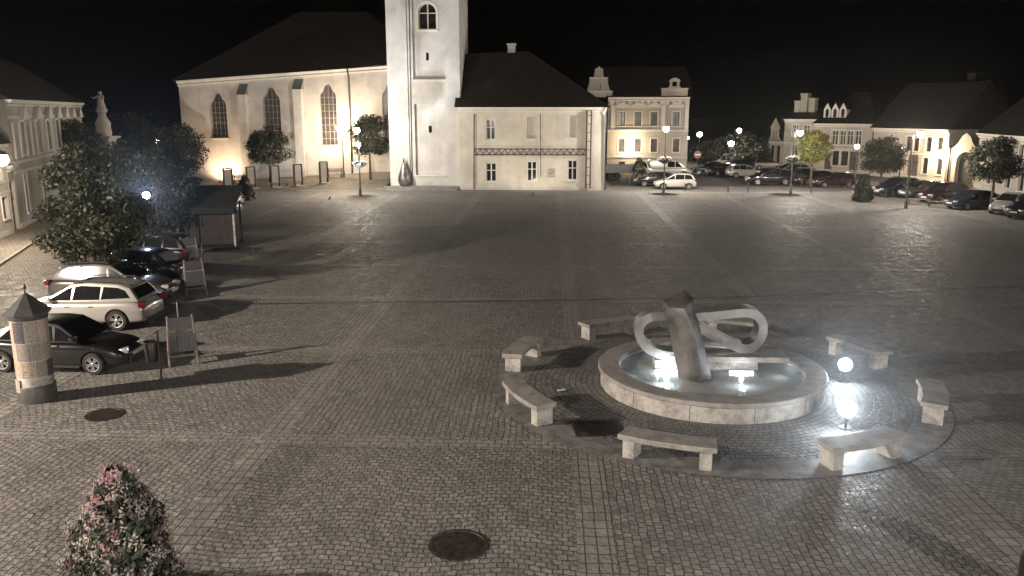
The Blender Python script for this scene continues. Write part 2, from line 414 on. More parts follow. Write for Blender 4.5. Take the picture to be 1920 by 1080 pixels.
# far carriageway on the right with pale edge lines
sheet('road', [[(6, 84), (60, 84), (60, 130), (12, 140), (6, 100)]], .006, mat_plain('asphalt', C3(.06), .8, bump=.01))
sheet('pavement', [[(26.5, 66), (34.5, 60), (60, 50), (60, 64), (38, 76), (33, 84), (26.5, 84)]], .02, 'terrace')

# ------------------------------------------------------------------ world: a night sky
w = bpy.data.worlds.new('World'); sc.world = w; w.use_nodes = True
nt = w.node_tree; bg = nt.nodes['Background']
tc = nt.nodes.new('ShaderNodeTexCoord'); sep = nt.nodes.new('ShaderNodeSeparateXYZ'); nt.links.new(tc.outputs['Generated'], sep.inputs[0])
rp = nt.nodes.new('ShaderNodeValToRGB'); nt.links.new(sep.outputs[2], rp.inputs[0])
rp.color_ramp.elements[0].position = 0; rp.color_ramp.elements[0].color = (.0150, .0140, .0130, 1)
rp.color_ramp.elements[1].position = .35; rp.color_ramp.elements[1].color = (.0048, .0049, .0053, 1)
sky = nt.nodes.new('ShaderNodeTexSky'); sky.sky_type = 'NISHITA'; sky.sun_disc = False; sky.sun_elevation = R(-6); sky.sun_rotation = R(60)
ad = nt.nodes.new('ShaderNodeMix'); ad.data_type = 'RGBA'; ad.blend_type = 'ADD'; ad.inputs[0].default_value = .01
nt.links.new(rp.outputs[0], ad.inputs[6]); nt.links.new(sky.outputs[0], ad.inputs[7]); nt.links.new(ad.outputs[2], bg.inputs[0])
bg.inputs[1].default_value = 1.0
vs_ = nt.nodes.new('ShaderNodeVolumeScatter'); vs_.inputs['Density'].default_value = .00026; vs_.inputs['Anisotropy'].default_value = .88   # thin haze added to give the lamps soft halos
nt.links.new(vs_.outputs[0], nt.nodes['World Output'].inputs['Volume'])

# ------------------------------------------------------------------ buildings
def roofuv(co, n):
    h = Vector((n.x, n.y, 0))
    if h.length < .01: return (co.x, co.y)
    h.normalize(); t = Vector((-h.y, h.x, 0))
    return (co.dot(t), co.z*1.4)
def wall_face(b, outline, holes, y=0.0, reveal=.18, mi=0):
    """front wall in x,z with real openings and their reveals"""
    loops = [outline]+holes
    vv = [Vector((x, z, 0)) for l in loops for x, z in l]
    tris = tessellate_polygon([[Vector((x, z, 0)) for x, z in l] for l in loops])
    b.add([(v.x, y, v.y) for v in vv], [tuple(t) for t in tris], mi)
    for h in holes:
        n = len(h)
        for i in range(n):
            (xa, za), (xb, zb) = h[i], h[(i+1) % n]
            b.add([(xa, y, za), (xb, y, zb), (xb, y+reveal, zb), (xa, y+reveal, za)], [(0, 1, 2, 3)], mi)
def opening(xc, z0, w, h, top='flat'):
    if top == 'flat': return [(xc-w/2, z0), (xc+w/2, z0), (xc+w/2, z0+h), (xc-w/2, z0+h)]
    pts = [(xc-w/2, z0), (xc+w/2, z0)]
    if top == 'arch':
        r = w/2; n = 10
        for k in range(n+1): a = PI*k/n; pts.append((xc+r*math.cos(a), z0+h-r+r*math.sin(a)))
    elif top == 'gothic':                       # shouldered, with a small round lobe on top
        z1 = z0+h; s = w/2
        pts += [(xc+s, z1-.75*w), (xc+s*.9, z1-.55*w), (xc+s*.62, z1-.42*w), (xc+s*.5, z1-.26*w), (xc+s*.34, z1-.1*w), (xc, z1),
                (xc-s*.34, z1-.1*w), (xc-s*.5, z1-.26*w), (xc-s*.62, z1-.42*w), (xc-s*.9, z1-.55*w), (xc-s, z1-.75*w)]
    elif top == 'segment':
        n = 6; r = w*.18
        for k in range(n+1): a = PI*k/n; pts.append((xc+w/2*math.cos(a), z0+h-r+r*math.sin(a)))
    return pts
def window(parent, xc, z0, w, h, top='flat', y=0.0, reveal=.18, nx=2, nz=2, fr=.07, mat='trim', pane='glass', sill=True, surround=0, bar=.04, split=None):
    """window frame with glazing bars; its pane and sill are its own children"""
    op = opening(xc, z0, w, h, top); b = MB(); yy = y+reveal
    cx = xc; cz = z0+h/2
    inn = [(cx+(px-cx)*(1-2*fr/w), cz+(pz-cz)*(1-2*fr/h)) for px, pz in op]; n = len(op)
    for i in range(n):
        j = (i+1) % n
        b.add([(op[i][0], yy-.05, op[i][1]), (op[j][0], yy-.05, op[j][1]), (inn[j][0], yy-.05, inn[j][1]), (inn[i][0], yy-.05, inn[i][1])], [(0, 1, 2, 3)])
        b.add([(inn[i][0], yy-.05, inn[i][1]), (inn[j][0], yy-.05, inn[j][1]), (inn[j][0], yy+.02, inn[j][1]), (inn[i][0], yy+.02, inn[i][1])], [(0, 1, 2, 3)])
    def topat(px):
        zz = z0+h
        if top == 'arch': zz = z0+h-w/2+math.sqrt(max((w/2)**2-(px-xc)**2, 0))
        if top == 'gothic': zz = z0+h-(.5*w if abs(px-xc) > .2*w else .1*w)
        return zz
    for k in range(1, nx):
        px = xc-w/2+w*k/nx; bw = bar*(1.5 if nx == 2 else 1)/2
        b.box(px-bw, yy-.045, z0+.01, px+bw, yy+.01, topat(px)-.02)
    zs = [z0+h*k/nz for k in range(1, nz)] if split is None else [z0+h*s for s in split]
    for pz in zs:
        if top in ('arch', 'gothic') and pz > z0+h-.5*w: continue
        b.box(xc-w/2+.01, yy-.04, pz-bar/2, xc+w/2-.01, yy+.008, pz+bar/2)
    o = b.build('window', mat, parent, fixn=True)
    p = MB(); p.add([(px, yy+.012, pz) for px, pz in op], [tuple(range(n))]); p.build('pane', pane, o)
    if sill:
        s = MB(); s.box(xc-w/2-.1, y-.1, z0-.09, xc+w/2+.1, y+reveal-.06, z0-.004); s.build('sill', mat if mat != 'dgrey' else 'trim', o)
    if surround:
        s = MB(); sw = surround
        oo = [(cx+(px-cx)*(1+2*sw/w), cz+(pz-cz)*(1+2*sw/h)) for px, pz in op]
        for i in range(n):
            j = (i+1) % n
            s.add([(op[i][0], y-.05, op[i][1]), (op[j][0], y-.05, op[j][1]), (oo[j][0], y-.05, oo[j][1]), (oo[i][0], y-.05, oo[i][1])], [(0, 1, 2, 3)])
            s.add([(oo[i][0], y-.05, oo[i][1]), (oo[j][0], y-.05, oo[j][1]), (oo[j][0], y+.0, oo[j][1]), (oo[i][0], y+.0, oo[i][1])], [(0, 1, 2, 3)])
        s.build('window_surround', 'trim', o)
    return o
def shell(W, H, D, holes, reveal=.18, outline=None, z0=-.3):
    b = MB(); wall_face(b, outline or [(0, z0), (W, z0), (W, H), (0, H)], holes, 0, reveal)
    b.add([(0,0,z0),(0,D,z0),(0,D,H),(0,0,H)], [(0,1,2,3)]); b.add([(W,0,z0),(W,D,z0),(W,D,H),(W,0,H)], [(0,1,2,3)])
    b.add([(0,D,z0),(W,D,z0),(W,D,H),(0,D,H)], [(0,1,2,3)])
    b.add([(0,reveal+.05,z0),(W,reveal+.05,z0),(W,reveal+.05,H-.05),(0,reveal+.05,H-.05)], [(0,1,2,3)])
    return b
def gable_roof(parent, W, H, D, rise, mat, ov=.35, hipl=0.0, hipr=0.0, ridge=None, H2=None, name='roof'):
    H2 = H if H2 is None else H2; yr = D/2 if ridge is None else ridge
    b = MB(); v = [(-ov,-ov,H),(W+ov,-ov,H2),(W+ov,D+ov,H2),(-ov,D+ov,H),(hipl-(ov if not hipl else 0),yr,H+rise),(W-hipr+(ov if not hipr else 0),yr,H2+rise-(H2-H))]
    b.add(v, [(0,1,5,4),(2,3,4,5),(3,0,4),(1,2,5),(0,3,2,1)])
    return b.build(name, mat, parent, uv=roofuv)
def cornice(parent, W, z, h=.25, out=.22, name='cornice', mat='trim', x0=0.0, z2=None):
    z2 = z if z2 is None else z2; b = MB()
    for k, (a, o) in enumerate(((0, .45), (.45, .75), (.72, 1))):
        aa, bb = z-h+h*a, z-h+h*(a+.28 if k < 2 else 1)-.002
        d = z2-z
        b.add([(x0-.02,-out*o,aa),(W+.02,-out*o,aa+d),(W+.02,-.0,aa+d),(x0-.02,-.0,aa),(x0-.02,-out*o,bb),(W+.02,-out*o,bb+d),(W+.02,.0,bb+d),(x0-.02,.0,bb)],
              [(0,3,2,1),(4,5,6,7),(0,1,5,4),(1,2,6,5),(3,0,4,7)])
    return b.build(name, mat, parent)
def chimney(parent, x, y, z0, z1, w=.6, d=.6, mat='row', name='chimney'):
    b = MB(); b.box(x-w/2, y-d/2, z0, x+w/2, y+d/2, z1-.2); b.box(x-w/2-.08, y-d/2-.08, z1-.198, x+w/2+.08, y+d/2+.08, z1)
    return b.build(name, mat, parent)
def pipe(parent, pts, r=.05, mat='pole', name='downpipe'): return MB().tube(pts, r, 8).build(name, mat, parent, smooth=True)

# --- church nave
CY = 86.0; cx0 = at(338, 200, CY).x; cx1 = at(745, 200, CY).x; CW = cx1-cx0
ch = thing('church', 'long white church nave with tall leaded windows behind the square', 'church', (cx0, CY, 0))
def L(px, py): p = at(px, py, CY); return p.x-cx0, p.z
hl, hr = L(340, 152)[1], L(745, 121)[1]
wins = []
for x0p, x1p, yt, yb in ((397, 422, 173, 259), (497, 523, 163, 268), (602, 629, 156, 273), (719, 745, 157, 270)):
    a = L(x0p, yb); c = L(x1p, yt); wins.append(((a[0]+c[0])/2, a[1], c[0]-a[0], c[1]-a[1]))
holes = [opening(*w_, 'gothic') for w_ in wins]
b = MB(); D = 16
wall_face(b, [(0, -.3), (CW, -.3), (CW, hr), (0, hl)], holes, 0, .45)
b.add([(0,0,-.3),(0,D,-.3),(0,D,hl),(0,0,hl)], [(0,1,2,3)]); b.add([(CW,0,-.3),(CW,D,-.3),(CW,D,hr),(CW,0,hr)], [(0,1,2,3)])
b.add([(0,.5,-.3),(CW,.5,-.3),(CW,.5,hr-.1),(0,.5,hl-.1)], [(0,1,2,3)])
b.build('wall', 'church', ch)
for w_ in wins:
    o = window(ch, *w_, 'gothic', 0, .45, 4, 9, .1, 'dgrey', 'leadglass', True, 0, .05)
    o.material_slots[0].link = 'OBJECT'; o.material_slots[0].material = M['leadbar']
for pa, pb, pt, pcap in ((450, 463, 178, 157), (553, 567, 168, 148)):
    xa, zt = L(pa, pt); xb, zc = L(pb, pcap); b = MB()
    b.box(xa, -.85, -.3, xb, .0, zt); b.prism([(xa, zt), (xb, zt), (xb, zt+.05), (xa, zt+.05)], -.9, .0)
    o = b.build('buttress', 'church', ch)
    c = MB(); c.add([(xa-.05,-.95,zt+.06),(xb+.05,-.95,zt+.06),(xb+.12,-.02,zc),(xa+.02,-.02,zc)], [(0,1,2,3)])
    c.add([(xa-.05,-.95,zt),(xb+.05,-.95,zt),(xb+.05,-.95,zt+.06),(xa-.05,-.95,zt+.06)], [(0,1,2,3)]); c.build('buttress_cap', 'copper', o)
cornice(ch, CW, hl, .55, .5, z2=hr)
b = MB(); ridge_y = 9.0
rx0 = at(560, 22, CY+ridge_y).x-cx0; rx1 = at(690, 22, CY+ridge_y).x-cx0; rz = at(620, 22, CY+ridge_y).z
b.add([(-.5,-.6,hl),(CW+3,-.6,hr+.1),(CW+3,18,hr),(-.5,18,hl),(rx0,ridge_y,rz),(rx1,ridge_y,rz)], [(0,1,5,4),(2,3,4,5),(3,0,4),(1,2,5),(0,3,2,1)])
b.build('roof', 'rooft', ch, uv=roofuv)
xd, zd = L(653, 127); pipe(ch, [(xd, -.5, zd-.1), (xd, -.12, zd-.9), (xd, -.12, L(653, 325)[1])], .08)
b = MB(); b.box(0, -.06, -.3, CW, -.002, L(380, 322)[1]); b.build('plinth', 'panel', ch)

# --- bell tower
TY = 79.9; tx0 = at(731, 300, TY).x; tx1 = at(863, 100, TY).x; TW = tx1-tx0
tw = thing('bell_tower', 'tall pale bell tower with recessed panels beside the church nave', 'tower', (tx0, TY, 0))
def LT(px, py): p = at(px, py, TY); return p.x-tx0, p.z
def LR(x0p, y0p, x1p, y1p):
    a = LT(x0p, y1p); c = LT(x1p, y0p); return ((a[0]+c[0])/2, a[1], c[0]-a[0], c[1]-a[1])
aw = LR(784, 4, 817, 55); s1 = LR(798, 98, 803, 113); s2 = LR(803, 236, 809, 249); TH = 31.0
p1 = LR(775, -300, 832, 149); p2 = LR(780, 195, 833, 328)
b = MB(); big = [opening(*p1), opening(*p2)]
wall_face(b, [(0, -.3), (TW, -.3), (TW, TH), (0, TH)], big, 0, .3)
wall_face(b, opening(*p1), [opening(*aw, 'arch'), opening(*s1)], .3, .3); wall_face(b, opening(*p2), [opening(*s2)], .3, .3)
b.add([(0,0,-.3),(0,7.4,-.3),(0,7.4,TH),(0,0,TH)], [(0,1,2,3)]); b.add([(TW,0,-.3),(TW,7.4,-.3),(TW,7.4,TH),(TW,0,TH)], [(0,1,2,3)])
b.add([(0,7.4,-.3),(TW,7.4,-.3),(TW,7.4,TH),(0,7.4,TH)], [(0,1,2,3)]); b.add([(0,.7,-.3),(TW,.7,-.3),(TW,.7,TH),(0,.7,TH)], [(0,1,2,3)])
b.build('wall', 'tower', tw)
for x0p, x1p in ((731, 766), (837, 863)):
    a, c = LT(x0p, 200)[0], LT(x1p, 200)[0]; m = MB(); m.box(a-.004, -.14, -.3, c+.004, -.001, TH); m.build('corner_pilaster', 'tower', tw)
window(tw, *aw, 'arch', .3, .3, 2, 2, .09, 'trim', 'glass', True, .16, .08, [.62])
window(tw, *s1, 'flat', .3, .3, 1, 1, .03, 'dgrey', 'glass', False); window(tw, *s2, 'flat', .3, .3, 1, 1, .03, 'dgrey', 'glass', False)
for q in (p1, p2):
    m = MB(); m.box(q[0]-q[2]/2-.1, -.12, q[1]-.14, q[0]+q[2]/2+.05, .14, q[1]-.002); m.build('panel_sill', 'trim', tw)
m = MB(); m.box(-.3, -.3, TH, TW+.3, 7.7, TH+.4); m.build('cornice', 'trim', tw)
m = MB(); m.add([(-.3,-.3,TH+.4),(TW+.3,-.3,TH+.4),(TW+.3,7.7,TH+.4),(-.3,7.7,TH+.4),(TW/2,3.7,TH+7)], [(0,1,4),(1,2,4),(2,3,4),(3,0,4)]); m.build('roof', 'copper', tw, uv=roofuv)
m = MB(); xr = LT(861, 350)[0]; m.box(-.5, -.9, -.2, xr, -.142, .32); m.box(-1.2, -1.5, -.2, xr, -.902, .16); m.build('plinth_step', 'kerb', tw)
pipe(tw, [(LT(769, 10)[0], -.06, TH-1), (LT(772, 300)[0], -.06, .4)], .04)

# --- stone drop on the tower step
dp = at(758, 350, 79.2); dr = thing('stone_drop', 'grey drop shaped stone sculpture pointing up at the tower foot', 'sculpture', (dp.x, 79.3, .32))
MB().lathe([(.15, 0), (.42, .08), (.56, .35), (.6, .7), (.52, 1.1), (.36, 1.55), (.2, 2.0), (.1, 2.3), (.015, 2.5)], 24).build('drop', M['steel2'], dr, smooth=True)
MB().lathe([(.105, 2.28), (.06, 2.5), (.005, 2.72)], 12).build('tip', 'black', dr, smooth=True)

# --- rectory house
HY = 79.2; hx0 = at(861, 300, HY).x; hx1 = at(1135, 300, HY).x; HW = hx1-hx0
ho = thing('rectory_house', 'two storey cream house with hipped tile roof and cable rack facade', 'house', (hx0, HY, 0))
def LH(px, py): p = at(px, py, HY); return p.x-hx0, p.z
def LHR(x0p, y0p, x1p, y1p):
    a = LH(x0p, y1p); c = LH(x1p, y0p); return ((a[0]+c[0])/2, a[1], c[0]-a[0], c[1]-a[1])
HHt = LH(1000, 201)[1]
hw_ = [LHR(911, 223, 929, 262), LHR(911, 305, 931, 341), LHR(988, 302, 1007, 340), LHR(1064, 300, 1083, 338)]
nich = [LHR(988, 219, 1006, 260), LHR(1062, 216, 1082, 258)]
b = shell(HW, HHt, 11, [opening(*q) for q in hw_+nich], .22); b.build('wall', 'house', ho)
for q in hw_: window(ho, *q, 'flat', 0, .22, 2, 2, .1, 'white', 'glass', True, 0, .08, [.6])
for q in nich:
    m = MB(); m.add([(q[0]-q[2]/2, .2, q[1]), (q[0]+q[2]/2, .2, q[1]), (q[0]+q[2]/2, .2, q[1]+q[3]), (q[0]-q[2]/2, .2, q[1]+q[3])], [(0,1,2,3)])
    o = m.build('blind_niche', 'panel', ho)
    m = MB(); m.box(q[0]-q[2]/2-.2, -.08, q[1]-.08, q[0]+q[2]/2+.05, .15, q[1]-.003); m.build('sill', 'trim', o)
cornice(ho, HW, HHt, .4, .35)
m = MB(); m.box(0, -.05, -.3, HW, -.001, .35); m.build('plinth', 'panel', ho)
b = MB(); rl = at(880, 97, HY+5.5); rr_ = at(992, 96, HY+5.5)
b.add([(-.35,-.45,HHt),(HW+.4,-.45,HHt),(HW+.4,11.4,HHt),(-.35,11.4,HHt),(-.3,5.5,rl.z-.2),(rr_.x-hx0,5.5,rr_.z)], [(0,1,5,4),(2,3,4,5),(3,0,4),(1,2,5),(0,3,2,1)])
b.build('roof', 'rooft', ho, uv=roofuv)
chimney(ho, at(959, 95, HY+5.5).x-hx0, 5.7, rr_.z-.6, rr_.z+.75, .75, .6)
q = LHR(1028, 316, 1041, 332); m = MB(); m.box(q[0]-q[2]/2, -.05, q[1], q[0]+q[2]/2, -.001, q[1]+q[3]); m.build('wall_plaque', 'paper', ho)
pipe(ho, [(LH(1139, 196)[0], -.5, HHt-.05), (LH(1135, 215)[0], -.1, HHt-.8), (LH(1134, 355)[0], -.1, .1)], .06)
pipe(ho, [(LH(889, 208)[0], -.1, HHt-.6), (LH(889, 355)[0], -.1, .1)], .05); pipe(ho, [(LH(1013, 210)[0], -.08, HHt-.6), (LH(1014, 332)[0], -.08, LH(1014, 332)[1])], .03)
b = MB(); xa = LH(889, 284)[0]; xb = LH(1098, 284)[0]; za = LH(1000, 290)[1]; zb = LH(1000, 279)[1]; n = 36
for z in (za, zb): b.tube([(xa, -.25, z), (xb, -.25, z)], .05, 6)
for k in range(n):
    x0 = xa+(xb-xa)*k/n; x1 = xa+(xb-xa)*(k+1)/n
    b.tube([(x0, -.25, za if k % 2 else zb), (x1, -.25, zb if k % 2 else za)], .03, 5)
for k in range(5): x0 = xa+(xb-xa)*k/4; b.tube([(x0, -.25, za), (x0, .02, za)], .025, 5)
b.build('trellis_girder', 'black', ho)
b = MB(); x0, x1 = LH(1099, 300)[0], LH(1107, 300)[0]
for x in (x0, x1): b.tube([(x, -.2, .2), (x, -.2, LH(1100, 207)[1])], .07, 6)
for k in range(9): z = .6+k*.8; b.tube([(x0, -.2, z), (x1, -.2, z)], .03, 5)
b.build('wall_ladder', mat_plain('rusty_iron', C3(.04, .022, .014), .7), ho)

# --- gabled town house at the far side
NY = 108.0; nx0 = at(1139, 250, NY).x; nx1 = at(1290, 250, NY).x; NW = nx1-nx0
th = thing('town_house', 'ornate grey town house with two stepped gables beyond the parked van', 'house', (nx0, NY, 0))
def LN(px, py): p = at(px, py, NY); return p.x-nx0, p.z
def LNR(x0p, y0p, x1p, y1p):
    a = LN(x0p, y1p); c = LN(x1p, y0p); return ((a[0]+c[0])/2, a[1], c[0]-a[0], c[1]-a[1])
nh = LN(1200, 182)[1]; up = []; lo = []
for xc in (1165.5, 1196, 1226, 1267.5): up.append(LNR(xc-7, 210, xc+7, 236)); lo.append(LNR(xc-6.5, 260, xc+6.5, 285))
lo.append(LNR(1160, 303, 1172, 312)); lo.append(LNR(1190, 303, 1203, 312))
shell(NW, nh, 12, [opening(*q) for q in up+lo], .2).build('wall', 'town', th)
for q in up: 
    window(th, *q, 'flat', 0, .2, 2, 2, .08, 'dgrey', 'glassb', True, .12, .06, [.65])
    m = MB(); x, z = q[0], q[1]+q[3]+.75; m.prism([(x-.95, z-.15), (x+.95, z-.15), (x+.95, z), (x, z+.5), (x-.95, z)], -.2, -.001); m.build('pediment', 'trim', th)
for q in lo: window(th, *q, 'flat', 0, .2, 2, 2, .08, 'dgrey', 'glassb', True, .12 if q[3] > 1 else 0, .06, [.65])
for z, h, o in ((nh, .5, .4), (nh-.9, .15, .12), (LN(1200, 243)[1], .22, .2), (LN(1200, 236.5)[1]+.0, .12, .1), (LN(1200, 294)[1], .2, .15)): cornice(th, NW, z, h, o, 'cornice')
gable_roof(th, NW, nh, 12, 4.0, 'roofd', .3)
for k in range(13): x = NW*(k+.5)/13; b = MB(); b.box(x-.18, -.16, nh-.85, x+.18, -.001, nh-.5); b.build('frieze_bracket', 'trim', th)
for xp in (1149, 1244, 1288):
    x = LN(xp, 200)[0]; b = MB(); b.box(x-.22, -.12, LN(1200, 243)[1]+.01, x+.22, -.0015, nh-.52); b.build('pilaster', 'trim', th)
gx, gz = LN(1122, 182); gt = LN(1122, 124)[1]; s = gt-gz
prof = [(-1.75, 0), (1.75, 0), (1.75, .16), (1.5, .18), (1.35, .3), (1.2, .42), (1.12, .6), (1.0, .62), (.85, .64), (.62, .66), (.55, .8), (.5, .92), (.25, .93), (0, 1.0)]
prof = prof+[(-x, z) for x, z in reversed(prof[2:-1])]
nich2 = opening(gx, gz+.26*s, .55, .22*s, 'arch')
b = MB(); wall_face(b, [(gx+x, gz+z*s) for x, z in prof], [nich2], -.02, .25); b.prism([(gx+x, gz+z*s) for x, z in prof], .24, .5)
b.build('stepped_gable', 'row', th)
for z in (.18, .62): m = MB(); m.box(gx-(1.8 if z < .3 else 1.2), -.2, gz+z*s-.06, gx+(1.8 if z < .3 else 1.2), -.022, gz+z*s+.08); m.build('gable_ledge', 'trim', th)
xa, xb = LN(1240, 180)[0], LN(1289, 180)[0]; z1 = LN(1260, 165)[1]
b = MB(); b.box(xa, -.06, nh+.003, xb, .5, z1-.12); b.box(xa-.1, -.2, z1-.118, xb+.1, .6, z1); b.build('parapet', 'row', th)
xc = LN(1265, 160)[0]; zt = LN(1265, 146)[1]
b = MB(); b.box(xc-.75, -.02, z1, xc+.75, .4, z1+.2); b.box(xc-.6, 0, z1+.2, xc-.3, .35, zt-.45); b.box(xc+.3, 0, z1+.2, xc+.6, .35, zt-.45)
b.prism([(xc-.75, zt-.45), (xc+.75, zt-.45), (xc+.6, zt-.2), (xc+.2, zt), (xc-.2, zt), (xc-.6, zt-.2)], -.05, .4); b.build('aedicule', 'row', th)
pp = LN(1181, 272); m = MB(); m.sphere((pp[0], -.45, pp[1]), .42, 12, 8); lw = m.build('wall_lamp_globe', 'lens', th, smooth=True)
m = MB(); m.tube([(pp[0], 0, pp[1]+.5), (pp[0], -.45, pp[1]+.5)], .04); m.build('lamp_bracket', 'black', th)
light('wall_lamp_light', (nx0+pp[0], NY-1.1, pp[1]), 800, (1, .72, .42), .2)

# --- right hand row
def rowhouse(name, label, P0, P1, eave, D, rows, rise, wallm='row', roofm='roofd', bands=(), hip=0.0, sur=.1, cat='house', outline=None, extra=(), base=.4):
    """P0,P1 ground points of the facade from left to right; rows = (z0, h, w, [x fractions], top, pane)"""
    d = P1-P0; W = d.length; rt = thing(name, label, cat, P0, math.atan2(d.y, d.x))
    ws = []
    for z0, h, wd, fr, top, pane in rows:
        for f in fr: ws.append((f*W, z0, wd, h, top, pane))
    for (x, z0, wd, h, top, pane) in extra: ws.append((x, z0, wd, h, top, pane))
    shell(W, eave, D, [opening(*q[:5]) for q in ws], .22, outline(W) if outline else None).build('wall', wallm, rt)
    for q in ws:
        if q[5] == 'door':
            m = MB(); op = opening(*q[:5]); m.add([(x, .2, z) for x, z in op], [tuple(range(len(op)))]); dd = m.build('door', 'wood', rt)
            m = MB(); m.box(q[0]-.04, .15, q[1], q[0]+.04, .198, q[1]+q[3]-.5); m.box(q[0]-q[2]/2+.02, .15, q[1]+q[3]*.62, q[0]+q[2]/2-.02, .198, q[1]+q[3]*.62+.12); m.build('door_rail', 'dgrey', dd)
        else: window(rt, *q[:5], 0, .22, 2, 2, .08, 'white' if q[5] != 'glass' else 'dgrey', q[5], True, sur, .06, [.65])
    cornice(rt, W, eave, .4, .35)
    for z in bands: cornice(rt, W, z, .18, .12, 'string_course')
    if base: m = MB(); m.box(0, -.05, -.3, W, -.001, base); m.build('plinth', 'panel', rt)
    if rise: gable_roof(rt, W, eave, D, rise, roofm, .35, hip, hip)
    return rt, W
def Yp(px, Y): p = at(px, 300, Y); return Vector((p.x, Y, 0))
# little gabled house
r1, W1 = rowhouse('gabled_house', 'small grey house with pointed gable left of the chimney house', Yp(1436, 113), Yp(1466, 110), 3.6, 9, [(.6, 2.4, .8, (.38, .75), 'flat', 'glass')], 0, bands=(3.4,))
gz = 3.6; b = MB(); xg = W1*.48
wall_face(b, [(xg-1.4, gz), (xg+1.4, gz), (xg+.85, gz+.5), (xg+.85, gz+1.5), (xg+1.1, gz+1.55), (xg, gz+3.0), (xg-1.1, gz+1.55), (xg-.85, gz+1.5), (xg-.85, gz+.5)], [opening(xg-.3, gz+.3, .3, 1.0), opening(xg+.3, gz+.3, .3, 1.0)], -.03, .2)
b.add([(xg-1.2, .18, gz), (xg+1.2, .18, gz), (xg+.8, .18, gz+1.5), (xg-.8, .18, gz+1.5)], [(0, 1, 2, 3)], 1); b.build('gable', ['row', 'glass'], r1)
gable_roof(r1, W1, 3.6, 9, 2, 'roofd', .2)
# chimney house, tall narrow front then long front with dormers
r2, W2 = rowhouse('chimney_house', 'tall narrow house with three chimneys behind the lit tree', Yp(1467, 109), Yp(1527, 106), 6.4, 9, [(4.2, 1.5, .8, (.35, .7), 'flat', 'glassb'), (1.2, 2, .9, (.35, .7), 'flat', 'glassb')], 1.6, bands=(3.5,))
for px, zt, w_ in ((1475, 8.7, .75), (1488, 9.6, .9), (1504, 9.0, .8)):
    chimney(r2, (at(px, 200, 110).x-Yp(1467, 109).x), 2.6, 6.6, zt, w_, .8, 'row')
r3, W3 = rowhouse('dormer_house', 'pale two storey house with three white roof dormers above its eaves', Yp(1524, 105.5), Yp(1632, 101), 5.9, 10,
    [(3.35, 1.75, .8, (.36, .5, .62, .76), 'flat', 'glassb'), (.9, 1.75, .85, (.4, .56), 'flat', 'glass'), (.0, 2.6, 1.0, (.28, .72), 'flat', 'door')], 3.7, bands=(2.95,), hip=2.5)
for px in (1547.5, 1563, 1578.5):
    xl = (at(px, 210, 105.5).x-Yp(1524, 105.5).x)*.97; zb = 6.5; y0 = .7
    m = MB(); wall_face(m, [(xl-.42, zb), (xl+.42, zb), (xl+.42, zb+1.1), (xl, zb+1.85), (xl-.42, zb+1.1)], [opening(xl, zb+.15, .42, 1.0, 'arch')], y0, .12)
    m.add([(xl-.42,y0,zb),(xl-.42,y0+2,zb),(xl-.42,y0+2,zb+1.1),(xl-.42,y0,zb+1.1)], [(0,1,2,3)]); m.add([(xl+.42,y0,zb),(xl+.42,y0+2,zb),(xl+.42,y0+2,zb+1.1),(xl+.42,y0,zb+1.1)], [(0,1,2,3)])
    o = m.build('dormer', 'trim', r3)
    m = MB(); m.add([(xl-.5,y0-.05,zb+1.05),(xl,y0-.05,zb+1.93),(xl,y0+3,zb+1.93),(xl-.5,y0+3,zb+1.05),(xl+.5,y0-.05,zb+1.05),(xl+.5,y0+3,zb+1.05)], [(0,1,2,3),(1,4,5,2)]); m.build('dormer_roof', 'roofd', o)
    m = MB(); m.add([(xl-.3,y0+.11,zb+.1),(xl+.3,y0+.11,zb+.1),(xl+.3,y0+.11,zb+1.2),(xl-.3,y0+.11,zb+1.2)], [(0,1,2,3)]); m.build('pane', 'glass', o)
# long dark-roofed house with portal and lamp
P5, P6 = Yp(1634, 99), Yp(1775, 90)
r4, W4 = rowhouse('portal_house', 'old street house with arched stone portal and glowing wall lamp', P5, P6, 5.5, 10,
    [(3.1, 1.55, .75, (.5, .6, .76, .9), 'flat', 'glass'), (.75, 1.7, .75, (.74, .92), 'flat', 'glass'), (.0, 3.0, 1.5, (.57,), 'arch', 'door'), (.8, 1.5, .8, (.1, .25, .4), 'flat', 'glassb')], 5.0, bands=(2.9,))
xl = W4*.985; m = MB(); m.sphere((xl, -.55, 3.05), .4, 12, 8); m.build('wall_lamp_globe', 'lens', r4, smooth=True)
m = MB(); m.tube([(xl, 0, 3.6), (xl, -.5, 3.7), (xl, -.55, 3.4)], .04); m.build('lamp_bracket', 'black', r4)
d5 = (P6-P5).normalized(); n5 = Vector((d5.y, -d5.x, 0)); lp = P5+d5*xl+n5*1.15; light('wall_lamp_light', (lp.x, lp.y, 3.0), 1300, (1, .72, .42), .2)
# gateway with curved gable
P7, P8 = Yp(1777, 89.8), Yp(1838, 86)
d7 = (P8-P7); W7 = d7.length; gw = thing('gateway', 'plastered carriage gateway with curved gable and dark arched opening', 'gate', P7, math.atan2(d7.y, d7.x))
out = [(0, -.3), (W7, -.3), (W7, 3.6), (W7*.86, 3.7), (W7*.74, 4.1), (W7*.62, 4.9), (W7*.5, 5.2), (W7*.38, 4.9), (W7*.26, 4.1), (W7*.14, 3.7), (0, 3.6)]
b = MB(); wall_face(b, out, [opening(W7*.55, -.2, 2.3, 3.5, 'arch')], 0, .5); b.build('wall', 'row', gw)
b = MB(); b.add([(0, .5, -.3), (W7, .5, -.3), (W7, .5, 3.5), (0, .5, 3.5)], [(0, 1, 2, 3)]); b.build('gate_leaf', 'dgrey', gw)
pipe(gw, [(.35, -.15, 3.9), (.35, -.15, .2)], .09, 'dgrey')
